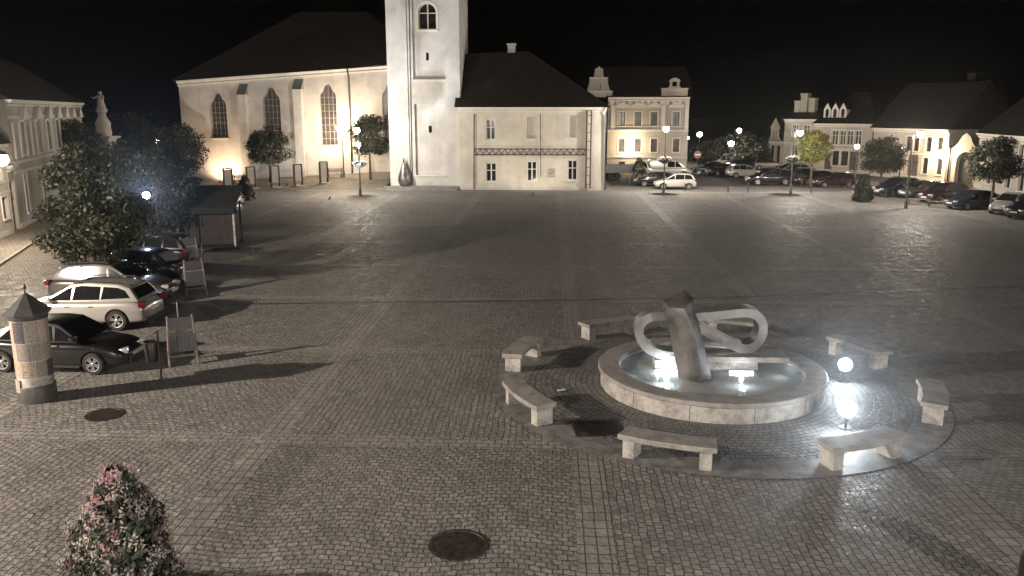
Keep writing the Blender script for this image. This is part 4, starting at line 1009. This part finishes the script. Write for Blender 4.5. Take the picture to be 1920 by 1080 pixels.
b = MB(); b.box(-.2, -.54, 2.0, SW+.1, -.5, 2.25); b.build('fascia', 'felt', sx)
b = MB(); b.box(-.3, -.3, .0, SW+.2, 2.0, .1); b.build('floor_deck', 'stallwood', sx)
# far info boards on the terrace
ib = None; ibl = ['leftmost', 'second', 'middle', 'fourth', 'rightmost']
for k, (px, py) in enumerate(((429, 357), (472, 355), (517, 354), (560, 353), (608, 351))):
    g = G(px, py); g.z = max(tz(g.x, g.y), .0) if g.y > 77.9 else 0.0
    lb = ibl[k]+' of five framed info boards before the church wall'
    if ib is None:
        ib = thing('info_board', lb, 'info board', g, R(48), 'framed info boards on the church terrace')
        for x in (-.42, .42): b = MB(); b.box(x-.07, -.07, .05, x+.07, .07, 2.08); b.build('post', 'black', ib)
        b = MB(); b.box(-.42, -.05, 2.0, .42, .05, 2.12); b.build('top_rail', 'black', ib)
        b = MB(); b.box(-.369, -.02, .45, .369, .02, 1.95); b.build('panel', mat_poster('info_sheet', C3(.6, .57, .52), C3(.12), 2, 2, 3), ib, uv=lambda co, nn: (co.x, co.z))
        MB().lathe([(.62, 0), (.62, .05)], 24).build('base_plate', 'paper', ib)
    else: dup(ib, g, R(48), lb)
# park benches at the church
pb = None
for k, (px, py, Y) in enumerate(((641-13, 332, 83.8), (452, 344, 81.8))):
    p = at(px, py, Y); z = tz(p.x, Y); lb = ('slatted park bench under the right church window', 'slatted park bench behind the flower pyramid at the church')[k]
    if pb is None:
        pb = thing('park_bench', lb, 'bench', (p.x, Y, z), R(4), 'slatted park benches at the church')
        b = MB()
        for q in range(4): b.box(-.8, -.28+q*.13, .43, .8, -.18+q*.13, .47)
        b.build('seat', 'palewood', pb); b = MB()
        for q in range(3): b.box(-.8, .25+q*.03, .55+q*.14, .8, .28+q*.03, .66+q*.14)
        b.build('backrest', 'palewood', pb)
        for x in (-.65, .65): b = MB(); b.box(x-.03, -.26, 0, x+.03, -.2, .428); b.box(x-.03, .2, 0, x+.03, .245, .95); b.box(x-.03, -.2, .39, x+.03, .2, .428); b.build('leg', 'iron', pb)
    else: dup(pb, (p.x, Y, z), R(10), lb)

# plague column with statue
pc = at(203, 330, 72); t = thing('column_statue', 'tall carved stone column topped by a standing statue among trees', 'statue', (pc.x, 72, 0)); 
def ZC(py): return at(203, py, 72).z
b = MB(); b.box(-1.1, -1.1, 0, 1.1, 1.1, 1.0); b.box(-.85, -.85, 1.0, .85, .85, ZC(300)); b.box(-1.0, -1.0, ZC(300), 1.0, 1.0, ZC(296)); b.box(-.72, -.72, ZC(296), .72, .72, ZC(260)); b.box(-1.0, -1.0, ZC(260), 1.0, 1.0, ZC(255)); b.build('pedestal', 'sandstone', t, bevel=.05)
zb, zt = ZC(255), ZC(205); s = zt-zb
MB().lathe([(.62, zb), (.66, zb+.1*s), (.6, zb+.35*s), (.64, zb+.48*s), (.5, zb+.6*s), (.34, zb+.72*s), (.3, zb+.86*s), (.46, zb+.93*s), (.5, zt)], 14).build('column_shaft', 'sandstone', t, smooth='auto')
z0 = zt; k = (ZC(171)-zt)/1.9
def zz(v): return z0+v*k
b = MB(); b.lathe([(.38, zz(0)), (.36, zz(.25)), (.27, zz(.7)), (.24, zz(1.0)), (.3, zz(1.25)), (.3, zz(1.42)), (.13, zz(1.52)), (.1, zz(1.58)), (.15, zz(1.68)), (.15, zz(1.8)), (.08, zz(1.9))], 14)
b.tube([(-.25, -.05, zz(1.38)), (-.5, -.2, zz(1.12)), (-.62, -.35, zz(1.3))], [.1, .08, .05], 7); b.tube([(.25, -.05, zz(1.38)), (.38, -.25, zz(1.1)), (.1, -.38, zz(1.1))], [.1, .08, .05], 7)
b.build('statue', 'sandstone', t, smooth='auto')
bp = at(274, 367, 40.5); floodlight('cold blue floodlight on a tall post glaring before the left tree crowns', (bp.x, 40.5, 0), (0, 0, 11.0), 4500, (.5, .68, 1), R(24), 'lensb', .38, up=bp.z)

# ------------------------------------------------------------------ vehicles
def bool_cut(o, cutters):
    for c in cutters:
        md = o.modifiers.new('cut', 'BOOLEAN'); md.object = c; md.operation = 'DIFFERENCE'; md.solver = 'EXACT'
    dg = bpy.context.evaluated_depsgraph_get(); ev = o.evaluated_get(dg); me = bpy.data.meshes.new_from_object(ev)
    o.modifiers.clear(); o.data = me
    for c in cutters: bpy.data.objects.remove(c, do_unlink=True)
KINDS = dict(
 saloon=dict(L=4.55, W=.89, st=[(-2.27,.62,.66,.34),(-2.2,.84,.78,.26),(-1.75,.97,.85,.2),(-1.2,.95,.88,.19),(0,.92,.89,.18),(.75,.93,.88,.18),(1.1,.92,.86,.18),(1.6,.85,.83,.2),(2.05,.74,.76,.22),(2.27,.56,.6,.3)],
   cab=[(-1.85,.93),(-1.25,1.36),(-.75,1.44),(-.1,1.46),(.3,1.42),(1.15,.9)], wb=(-1.38, 1.36), wr=.32, side=[[(-1.45,.98),(-1.08,1.32),(-.72,1.375),(-.68,.97)],[(-.62,.97),(-.66,1.38),(-.1,1.395),(.12,1.37),(.2,.97)],[(.26,.97),(.22,1.345),(.36,1.3),(.93,.965)]]),
 hatch=dict(L=4.0, W=.84, st=[(-1.99,.6,.66,.34),(-1.93,.88,.78,.26),(-1.6,.96,.82,.2),(-1.0,.95,.84,.19),(0,.93,.84,.18),(.7,.94,.83,.18),(1.05,.93,.82,.18),(1.45,.86,.8,.2),(1.82,.75,.72,.22),(2.0,.56,.58,.3)],
   cab=[(-1.88,.9),(-1.6,1.38),(-1.2,1.49),(-.3,1.51),(.2,1.46),(1.1,.92)], wb=(-1.22, 1.24), wr=.31, side=[[(-1.62,.99),(-1.42,1.34),(-1.0,1.42),(-.85,1.42),(-.82,.99)],[(-.76,.985),(-.79,1.42),(-.2,1.43),(.02,1.4),(.1,.98)],[(.16,.98),(.12,1.38),(.28,1.32),(.9,.975)]]),
 estate=dict(L=4.75, W=.92, st=[(-2.37,.62,.7,.36),(-2.3,.92,.84,.28),(-1.9,1.05,.9,.22),(-1.2,1.03,.92,.22),(0,1.0,.92,.21),(.75,1.0,.91,.21),(1.1,.99,.89,.21),(1.6,.93,.86,.23),(2.1,.82,.78,.25),(2.37,.62,.62,.33)],
   cab=[(-2.2,1.0),(-1.85,1.46),(-1.4,1.58),(-.4,1.63),(.2,1.58),(1.2,.97)], wb=(-1.4, 1.4), wr=.36, side=[[(-1.9,1.14),(-1.7,1.38),(-1.45,1.47),(-.95,1.5),(-.88,1.08)],[(-.82,1.075),(-.86,1.505),(-.2,1.53),(.03,1.5),(.12,1.05)],[(.18,1.045),(.14,1.48),(.33,1.41),(.97,1.035)]]),
 van=dict(L=5.0, W=.96, st=[(-2.5,.7,.9,.36),(-2.46,1.05,.94,.26),(-2.0,1.08,.96,.24),(-1,1.08,.96,.22),(0,1.08,.96,.22),(1.0,1.1,.95,.22),(1.6,1.08,.93,.22),(1.95,.98,.9,.24),(2.3,.85,.82,.25),(2.5,.6,.66,.33)],
   cab=[(-2.46,1.0),(-2.42,1.85),(-2.2,1.98),(0,2.02),(.75,1.95),(1.75,1.05)], wb=(-1.6, 1.55), wr=.34, side=[[(-.35,1.15),(-.35,1.75),(.45,1.78),(.45,1.15)],[(.52,1.15),(.52,1.78),(.72,1.76),(1.35,1.13)]]))
def make_car(kind, label, loc, rz, pm, group, name='parked_car', spokes=5, cat='car'):
    k = KINDS[kind]; t = thing(name, label, cat, loc, rz, group); hW = k['W']
    b = MB(); rings = []
    for x, zt, w_, zb in k['st']:
        h = zt-zb; half = [(0, zt+.035), (w_*.6, zt+.025), (w_*.88, zt-.015), (w_*.985, zt-.1), (w_, zb+h*.52), (w_*.97, zb+h*.2), (w_*.9, zb+.02), (w_*.5, zb), (0, zb)]
        rings.append([(x, y, z) for y, z in half]+[(x, -y, z) for y, z in reversed(half[1:-1])])
    n = len(rings[0]); vs = [v for r_ in rings for v in r_]; fs = [tuple(range(n)), tuple(reversed([(len(rings)-1)*n+i for i in range(n)]))]
    for i in range(len(rings)-1):
        for j in range(n): fs.append((i*n+j, (i+1)*n+j, (i+1)*n+(j+1) % n, i*n+(j+1) % n))
    b.add(vs, fs); body = b.build('body', pm, t, smooth=True)
    md = body.modifiers.new('s', 'SUBSURF'); md.levels = 2; md.render_levels = 2
    cut = []
    for wx in k['wb']:
        for s in (-1, 1):
            c = MB().lathe([(k['wr']*1.17, -.3), (k['wr']*1.17, .3)], 28, 0, Matrix.Translation((wx, s*(hW-.05), k['wr'])) @ Matrix.Rotation(PI/2, 4, 'X')).build('cutter', 'trimblk'); cut.append(c)
    bpy.context.view_layer.update(); body.parent = None; bpy.context.view_layer.update(); bool_cut(body, cut); body.parent = t; autosmooth(body.data, .6)
    me = body.data
    if len(me.materials) < 1: me.materials.append(M[pm])
    while len(me.materials) > 1: me.materials.pop(index=len(me.materials)-1)
    me.polygons.foreach_set('material_index', [0]*len(me.polygons))
    # greenhouse
    cab = k['cab']; zr = max(z for _, z in cab); zb0 = min(z for _, z in cab)
    def yw(z): return hW*.93+(hW*.68-hW*.93)*(z-.9)/(zr-.9)
    if kind == 'van':
        def yw(z): return hW*.97+(hW*.86-hW*.97)*(z-.9)/(zr-.9)
    b = MB(); n = len(cab); vs = [(x, -yw(z), z) for x, z in cab]+[(x, yw(z), z) for x, z in cab]
    fs = [tuple(range(n)), tuple(reversed(range(n, 2*n)))]+[(i, i+n, (i+1) % n+n, (i+1) % n) for i in range(n)]
    b.add(vs, fs); b.build('cabin', pm, t, bevel=.06, smooth='auto')
    for poly in k['side']:
        for s in (-1, 1):
            m = MB(); m.add([(x, s*(yw(z)+.006), z) for x, z in poly], [tuple(range(len(poly)))]); m.build('side_window', 'carglass', t)
    def strip(i, j, nm, ins=.09, lo=.06, hi=.08):
        (xa, za), (xb, zb) = cab[i], cab[j]; dx, dz = xb-xa, zb-za; l = math.hypot(dx, dz); nx_, nz_ = dz/l, -dx/l
        if (nx_*(xa-(-.3))) < 0: nx_, nz_ = -nx_, -nz_
        v = []
        for u in (lo, 1-hi):
            x, z = xa+dx*u+nx_*.008, za+dz*u+nz_*.008; y = yw(za+dz*u)-ins; v += [(x, -y, z), (x, y, z)]
        m = MB(); m.add([v[0], v[1], v[3], v[2]], [(0, 1, 2, 3)]); m.build(nm, 'carglass', t)
    strip(n-1, n-2, 'windscreen', .07, .14, .05); strip(0, 1, 'rear_window', .12, .2 if kind != 'van' else .35, .1)
    # wheels
    wr = k['wr']
    for wx in k['wb']:
        for s in (-1, 1):
            T = Matrix.Translation((wx, s*(hW-.105), wr)) @ Matrix.Rotation(-s*PI/2, 4, 'X')
            m = MB(); m.lathe([(wr*.66, -.1), (wr*.92, -.11), (wr, -.07), (wr, .06), (wr*.93, .095), (wr*.68, .1), (wr*.66, .06), (wr*.66, -.1)], 32, 0, T, False); wo = m.build('wheel', 'tyre', t, smooth='auto')
            m = MB(); m.lathe([(wr*.67, .06), (wr*.67, .098), (wr*.6, .092), (wr*.58, .03)], 28, 0, T, False)
            for q in range(spokes*2):
                a = 2*PI*q/(spokes*2) + (.12 if q % 2 else -.12)*(1 if spokes == 5 else 0); Tq = T @ Matrix.Rotation(a, 4, 'Z'); m.box(wr*.1, -wr*.055, .05, wr*.62, wr*.055, .085, 0, Tq)
            m.lathe([(wr*.17, .04), (wr*.17, .09), (wr*.08, .1)], 14, 0, T); m.build('rim', 'rim', wo)
            m = MB(); m.lathe([(wr*.64, -.02), (wr*.64, .0)], 20, 0, T); m.build('brake_disc', 'trimblk', wo)
    st = k['st']; xf = st[-1][0]; zf = st[-2][1]; wf = st[-2][2]; xr = st[0][0]; zrr = st[1][1]; wrr = st[1][2]
    for s in (-1, 1):
        m = MB(); m.box(xf-.33, s*wf*.56-.17, zf-.17, xf-.05, s*wf*.56+.17, zf-.03, 0, Matrix.Translation((xf-.2, s*wf*.56, 0)) @ Matrix.Rotation(-s*.42, 4, 'Z') @ Matrix.Translation((-(xf-.2), -s*wf*.56, 0))); m.build('headlight', 'lampglass', t, bevel=.04, smooth='auto')
        m = MB(); hgt_ = .2 if kind != 'van' else .45; m.box(xr+.0, s*wrr*.82-.13, zrr-.12, xr+.24, s*wrr*.82+.13, zrr-.12+hgt_, 0, Matrix.Translation((xr, s*wrr*.82, 0)) @ Matrix.Rotation(s*.35, 4, 'Z') @ Matrix.Translation((-xr, -s*wrr*.82, 0))); m.build('tail_light', 'taillight', t, bevel=.04, smooth='auto')
        m = MB(); m.box(.78, s*hW*.98-.1, 1.0, .93, s*hW*.98+.12, 1.13); m.build('wing_mirror', pm, t, bevel=.03, smooth='auto')
        for x in ((-.62, .2) if kind != 'van' else (.3,)): 
            m = MB(); m.box(x, s*(hW*.985)-.012, .83, x+.16, s*(hW*.985)+.018, .86); m.build('door_handle', 'trimblk' if pm == 'p_white' else 'rim', t)
    m = MB(); m.box(xf-.12, -.42, .28, xf+.005, .42, .46); m.build('grille', 'trimblk', t, bevel=.02)
    m = MB(); m.box(xf-.01, -.26, .47, xf+.012, .26, .57); m.build('number_plate', 'plate', t)
    m = MB(); m.box(xr-.014, -.26, .62, xr+.02, .26, .72); m.build('number_plate', 'plate', t)
    m = MB(); m.box(xr-.01, -.6, .3, xr+.14, .6, .42); m.build('rear_bumper', 'trimblk', t, bevel=.02)
    for s in (-1, 1): m = MB(); m.box(k['wb'][0]+wr*1.25, s*hW*.955-.02, .2, k['wb'][1]-wr*1.25, s*hW*.955+.02, .27); m.build('sill_trim', 'trimblk', t)
    if kind == 'estate':
        for s in (-1, 1): m = MB(); m.tube([(-1.6, s*.56, 1.57), (-1.5, s*.56, 1.635), (-.3, s*.56, 1.68), (.1, s*.56, 1.64)], .02, 6); m.build('roof_rail', 'trimblk', t)
        m = MB(); m.add([(-.1, -.45, 1.618), (.15, -.43, 1.6), (.15, .43, 1.6), (-.1, .45, 1.618)], [(0, 1, 2, 3)]); m.build('sunroof', 'carglass', t)
    return t
LGp = 'cars parked in the left row'; RGp = 'cars parked on the right side'
saloon = make_car('saloon', 'black saloon parked beside the advertising column, alloy wheels shining', (-14.35, 22.95, 0), R(-2), 'p_black', LGp)
estate = make_car('estate', 'white estate car with roof rails and red tail lights', (-16.25, 27.7, 0), R(181), 'p_white', LGp)
hatch = make_car('hatch', 'small silver hatchback parked side on behind the flower bowl lamp', (12.0, 81.1, 0), R(182), 'p_cream', RGp)
van = make_car('van', 'white delivery van parked before the gabled town house', (13.6, 96.5, 0), R(2), 'p_cream', RGp, 'delivery_van', cat='van')
S = dup
S(estate, (-17.15, 31.25, 0), R(0), 'silver estate car parked under the big left tree', LGp, 'p_silver')
for y, src, rz, pm, lb in ((35.3, saloon, 178, 'p_navy', 'dark saloon just behind the silver estate car'), (39.0, hatch, 181, 'p_black', 'black hatchback in the shade left of the display stands'),
                           (46.5, saloon, 0, 'p_black', 'black saloon hidden in shade behind the market stall'), (50.5, estate, 180, 'p_grey', 'grey estate in the middle of the shaded left row'),
                           (54.5, hatch, 0, 'p_dred', 'dark red hatchback deep in the shaded left row'), (58.5, saloon, 181, 'p_silver', 'silver saloon near the blue floodlight'), (62.5, hatch, 180, 'p_grey', 'farthest grey hatchback of the left row')):
    S(src, (-17.2-(y-31)*.27, y, 0), R(rz), lb, LGp, pm)
S(saloon, (10.6, 84.2, 0), R(184), 'dark saloon parked right behind the small silver hatchback', RGp, 'p_black')
def park(px, py, src, rz, pm, lb, grp=RGp): g = G(px, py); return S(src, (g.x, g.y, 0), R(rz), lb, grp, pm)
park(1394, 333, hatch, 10, 'p_white', 'white hatchback left of the black off road car')
park(1441, 346, estate, 183, 'p_black', 'black off road car on the parking edge facing left')
park(1497, 341, hatch, 190, 'p_silver', 'silver hatchback parked under the lit yellow tree')
park(1528, 346, saloon, 195, 'p_red', 'red saloon half hidden by the dark red hatchback')
park(1562, 351, hatch, 186, 'p_dred', 'dark red hatchback under the lit tree facing left')
park(1680, 367, estate, 205, 'p_navy', 'dark estate parked nearest the conical shrub')
park(1722, 371, hatch, 207, 'p_silver', 'silver hatchback between dark estate and red saloon')
park(1768, 379, estate, 208, 'p_dred', 'dark red estate parked before the glowing wall lamp')
park(1822, 391, saloon, 200, 'p_navy', 'dark saloon with bright headlight facing left near the right edge')
park(1893, 400, hatch, 218, 'p_white', 'white hatchback showing its grille at the right picture edge')
park(1935, 408, saloon, 210, 'p_black', 'dark saloon cut off by the right picture edge')
park(1357, 329, saloon, 200, 'p_black', 'black saloon behind the white hatchback, distant row')
park(1331, 327, hatch, 170, 'p_navy', 'dark hatchback near the no entry sign')
park(1376, 322, estate, 185, 'p_black', 'distant black estate below the brightest lamp')
park(1437, 318, hatch, 5, 'p_white', 'distant white hatchback below the pointed gable')
park(1480, 333, estate, 185, 'p_grey', 'grey estate behind the black off road car')
park(1362, 316, van, 190, 'p_white', 'distant white van between the dark trees')
# flatbed truck by the house corner
g = G(1168, 336); ft = thing('flatbed_truck', 'grey flatbed truck parked at the rectory house corner', 'truck', (g.x+.3, g.y, 0), R(3), RGp)
b = MB(); b.box(-2.6, -.95, .75, 1.1, .95, .85); b.box(-2.6, -.97, .85, 1.1, -.9, 1.6); b.box(-2.6, .9, .85, 1.1, .97, 1.6); b.box(-2.62, -.9, .85, -2.55, .9, 1.6); b.box(1.05, -.9, .85, 1.12, .9, 1.8); b.build('load_bed', 'p_grey', ft, bevel=.02)
b = MB(); b.prism([(1.2, .5), (2.7, .5), (2.75, 1.1), (2.35, 1.35), (2.1, 2.0), (1.25, 2.05)], -.92, .92); b.build('cab', 'p_white', ft, bevel=.06, smooth='auto')
for s in (-1, 1): b = MB(); b.add([(1.4, s*.925, 1.35), (2.25, s*.925, 1.35), (2.05, s*.925, 1.9), (1.4, s*.925, 1.92)], [(0, 1, 2, 3)]); b.build('side_window', 'carglass', ft)
b = MB(); b.add([(2.36, -.8, 1.4), (2.36, .8, 1.4), (2.13, .75, 1.95), (2.13, -.75, 1.95)], [(0, 1, 2, 3)]); b.build('windscreen', 'carglass', ft)
for x in (-1.8, -1.0, 2.0):
    for s in (-1, 1): MB().lathe([(.2, -.12), (.36, -.12), (.38, 0), (.36, .12), (.2, .12)], 20, 0, Matrix.Translation((x, s*.8, .38)) @ Matrix.Rotation(PI/2, 4, 'X')).build('wheel', 'tyre', ft, smooth='auto')

# no entry sign
p = G(1306, 337); t = thing('no_entry_sign', 'round red no entry sign on a post at the street mouth', 'road sign', V3(p)); hz = at(1306, 290, p.y).z
MB().tube([(0, .03, 0), (0, .03, hz+.3)], .04, 8).build('post', 'pole', t)
T = Matrix.Translation((0, -.02, hz)) @ Matrix.Rotation(PI/2, 4, 'X')
MB().lathe([(.42, -.012), (.42, .012)], 32, 0, T).build('sign_disc', mat_plain('sign_red', C3(.26, .11, .1), .5), t)
b = MB(); b.box(-.28, -.045, hz-.07, .28, -.034, hz+.07); b.build('white_bar', 'white', t)
# bollards along the parking edge
for k, (px, py, h) in enumerate(((1402, 361, 1.0), (1365, 361, .8), (1521, 362, 1.0), (1503, 352, .9), (1594, 356, 1.0), (1661, 372, .9), (1284, 358, .7))):
    lb = ['slim bollard below the black off road car', 'slim bollard left of the black off road car', 'bollard left of the dark red hatchback', 'bollard between the silver hatchback and red saloon', 'bollard behind the dark red hatchback', 'bollard in front of the dark estate by the shrub', 'bollard right of the flower bowl lamp post'][k]
    post(lb, V3(G(px, py)), h, .055, 'dgrey', 'bollard', 'bollard', 'bollards along the parking edge')
# low bench and table sets at the right
for k, (px, py) in enumerate(((1722, 385), (1760, 390))):
    g = G(px, py); t = thing('low_bench', ('left low bench before the silver hatchback', 'right low bench before the dark red estate')[k], 'bench', V3(g), R(-20), 'low benches on the right pavement')
    b = MB(); b.box(-.8, -.22, .45, .8, .22, .52); b.build('seat', 'wood', t)
    for x in (-.7, .7): b = MB(); b.tube([(x, -.18, 0), (x, -.16, .449)], .03, 6); b.tube([(x, .18, 0), (x, .16, .449)], .03, 6); b.build('leg', 'iron', t)
# bike rack by the truck
g = G(1192, 347); t = thing('cycle_rack', 'row of dark hoops for cycles left of the dark saloon', 'cycle rack', V3(g))
b = MB()
for k in range(6):
    x = -.9+k*.45; b.tube([(x, -.3, 0), (x, -.3, .7), (x, -.15, .85), (x, .15, .85), (x, .3, .7), (x, .3, 0)], .03, 6)
b.build('hoop', 'iron', t)

# ------------------------------------------------------------------ trees and flowers
p = G(178, 562)
tree('big leafy tree shading the cars beside the advertising column', V3(p), 7, (2.55, 2.2, 3.0), 3.55, 20000, .088, 'leaf', 5, 'trees along the left car row', .13, nc=62, lean=(.15, .1), cf=.225)
for k, (px, Y, rad, cz, lb) in enumerate(((290, 44, (2.5, 2.2, 2.7), 2.95, 'dark tree just right of the blue floodlight glare'), (236, 55, (2.7, 2.4, 2.7), 3.1, 'dark tree behind the column statue, half hidden'), (340, 63, (2.6, 2.5, 2.4), 4.4, 'rounded tree left of the church front corner'), (150, 66, (2.6, 2.5, 2.6), 4.4, 'far tree between ornate house and statue'), (255, 88, (3.2, 3, 3.4), 4.6, 'distant dark tree below the two left lamps'))):
    q = at(px, 330, Y); tree(lb, (q.x, Y, 0), 6, rad, cz, 8500, .11, 'leafd' if k < 2 else 'leaf', 20+k, 'trees along the left car row', .13)
for k, (px, Y, rx, ct, cb, lb, m, n) in enumerate(((506, 82.5, 2.35, 228, 322, 'rounded dark tree before the middle church window', 'leafd', 9000), (694, 82.5, 2.4, 205, 308, 'dark tree between lamp post and bell tower', 'leafd', 9000))):
    q = at(px, 320, Y); z1, z0 = at(px, ct, Y).z, at(px, cb, Y).z
    tree(lb, (q.x, Y, tz(q.x, Y)), 6, (rx, rx, (z1-z0)/2), (z1+z0)/2-tz(q.x, Y), n, .112, m, 40+k, 'round trees on the church terrace', .12, nc=60)
for k, (px, py, rx, ct, cb, lb, m) in enumerate(((1519, 352, 2.0, 238, 318, 'round tree lit yellow green by the lamp post', 'leafy'), (1650, 352, 2.5, 248, 335, 'wide tree behind the conical shrub', 'leaf'), (1857, 394, 2.1, 245, 360, 'large tree before the corner house at the right', 'leafd'))):
    g = G(px, py); z1, z0 = at(px, ct, g.y).z, at(px, cb, g.y).z
    tree(lb, V3(g), 6, (rx, rx, (z1-z0)/2), (z1+z0)/2, 9500, .1, m, 60+k, 'trees along the right car row', .11, nc=56)
for k, (px, Y, rx, ct, cb, lb) in enumerate(((1330, 112, 3.6, 262, 312, 'dark tree behind the no entry sign'), (1404, 108, 3.2, 246, 312, 'tall dark tree behind the white hatchback'), (1365, 126, 4, 252, 312, 'farthest dark tree between the distant lamps'), (1440, 122, 2.5, 268, 315, 'small dark tree by the pointed gable house'))):
    q = at(px, 310, Y); z1, z0 = at(px, ct, Y).z, at(px, cb, Y).z
    tree(lb, (q.x, Y, 0), 6, (rx, rx, (z1-z0)/2), (z1+z0)/2, 4500, .2, 'leafd', 80+k, 'dark trees in the far street', .15)
for k, (px, Y, rx, h) in enumerate(((190, 112, 6, 9), (265, 120, 7, 8), (320, 125, 6, 7.5))):
    q = at(px, 300, Y); tree(['leftmost', 'middle', 'rightmost'][k]+' of the black background trees left of the church', (q.x, Y, 0), h, (rx, rx*.8, h*.36), h*.56, 4000, .32, 'leafd', 95+k, 'black background trees left of the church', .25)
# flower towers
def flower_tower(label, loc, h, r, n, nf, s, mats, dens=1.0):
    t = thing('flower_tower', label, 'flower tower', loc, 0, 'flower towers on the square'); rg = RNG
    MB().lathe([(r*.9, 0), (r*.95, .12), (r*.7, .18)], 24).build('planter', 'dgrey', t, smooth='auto')
    MB().lathe([(r*.78, .15), (r*.68, h*.4), (r*.42, h*.75), (.05, h*.97)], 16).build('core', mat_plain('moss_core', C3(.02, .03, .015), .95), t)
    def pts(n, out):
        z = h*(1-np.sqrt(rg.uniform(0, 1, n)*.98))*1.0; z = h*rg.uniform(0, 1, n)**1.25
        a = rg.uniform(0, 2*PI, n); rr = (r*(1-(z/h)**2.3)*.9+.17)*(1-.25*(z/h)**3)*(1+.13*np.sin(a*3+z*4)+.08*np.sin(a*7-z*9))*rg.uniform(.82, 1.0, n)+out
        d = np.stack([np.cos(a), np.sin(a), np.full(n, .35)], 1); return np.stack([rr*np.cos(a), rr*np.sin(a), z+.1], 1), d
    P, N = pts(n, 0); V, Q = leaf_quads(P, N, s); np_mesh('foliage', V, Q, mats[0], t)
    for nm, mt, share in mats[1:]:
        nc = max(6, int(nf*share/20)); Pc, Nc = pts(nc, .03); Pp = []; Np = []
        for c, d in zip(Pc, Nc):
            k = rg.integers(8, 40); Pp.append(c+rg.normal(0, s*.85, (k, 3))); Np.append(np.repeat(d[None], k, 0)*2)
        V, Q = leaf_quads(np.concatenate(Pp), np.concatenate(Np), s*.52); o = np_mesh(nm, V, Q, mt, t); o['kind'] = 'stuff'
    return t
flower_tower('large flower tower of pink and white blossoms in the lower left corner', (-6.5, 11.25, 0), 2.05, .66, 5500, 8000, .055, ['leaff', ('pink_blossom', 'pink', .2), ('white_blossom', 'wpet', .34), ('red_blossom', 'red', .05), ('lilac_blossom', 'lilac', .16)])
flower_tower('pale flower tower behind the market stall near the info boards', V3(G(461, 375)), 1.9, .62, 1600, 900, .11, ['leaf', ('white_blossom', 'wpet', .5), ('pink_blossom', 'pink', .3)])
flower_tower('white flower tower between flatbed truck and dark saloon', V3(G(1198, 338)), 2.3, .65, 1600, 1200, .12, ['leaf', ('white_blossom', 'wpet', .7)])
flower_tower('dark conical shrub tower standing alone on the right of the square', V3(G(1617, 378)), 2.15, .66, 2600, 250, .1, ['leafd', ('red_blossom', 'red', .6)])
# hanging flower bowl on post at left
g = G(366, 372); t = thing('flower_post', 'dark flower bowl on a post left of the info boards', 'planter', V3(g))
MB().tube([(0, 0, 0), (0, 0, 2.3)], .05, 8).build('post', 'pole', t); MB().lathe([(.15, 1.0), (.55, 1.2), (.68, 1.5)], 18).build('bowl', 'dgrey', t, smooth='auto'); leaves((0, 0, 1.55), (.75, .75, .3), 500, .1, 'plants', 'leafd', t)
# rounded body standing in for an unidentified dark shape, lower right corner
p = G(1948, 1140); t = thing('rounded_shape', 'dark rounded pillar cut off at the lower right corner', 'shape', (p.x, p.y, 0))
b = MB(); b.lathe([(.33, 0), (.33, .75), (.31, .92), (.22, 1.03), (.1, 1.08), (.01, 1.09)], 24); b.build('shaft', 'black', t, smooth='auto')
b = MB(); b.lathe([(.34, .0), (.34, .08)], 24); b.build('foot_ring', 'iron', t)

# ------------------------------------------------------------------ render settings
sc.view_settings.view_transform = 'Standard'; sc.view_settings.look = 'None'; sc.view_settings.exposure = 0; sc.view_settings.gamma = 1
sc.cycles.use_denoising = True
try: sc.cycles.denoiser = 'OPENIMAGEDENOISE'
except Exception: pass
sc.cycles.max_bounces = 6; sc.cycles.diffuse_bounces = 3; sc.cycles.glossy_bounces = 3; sc.cycles.transparent_max_bounces = 6
sc.cycles.caustics_reflective = False; sc.cycles.caustics_refractive = False; sc.cycles.sample_clamp_indirect = 4.0
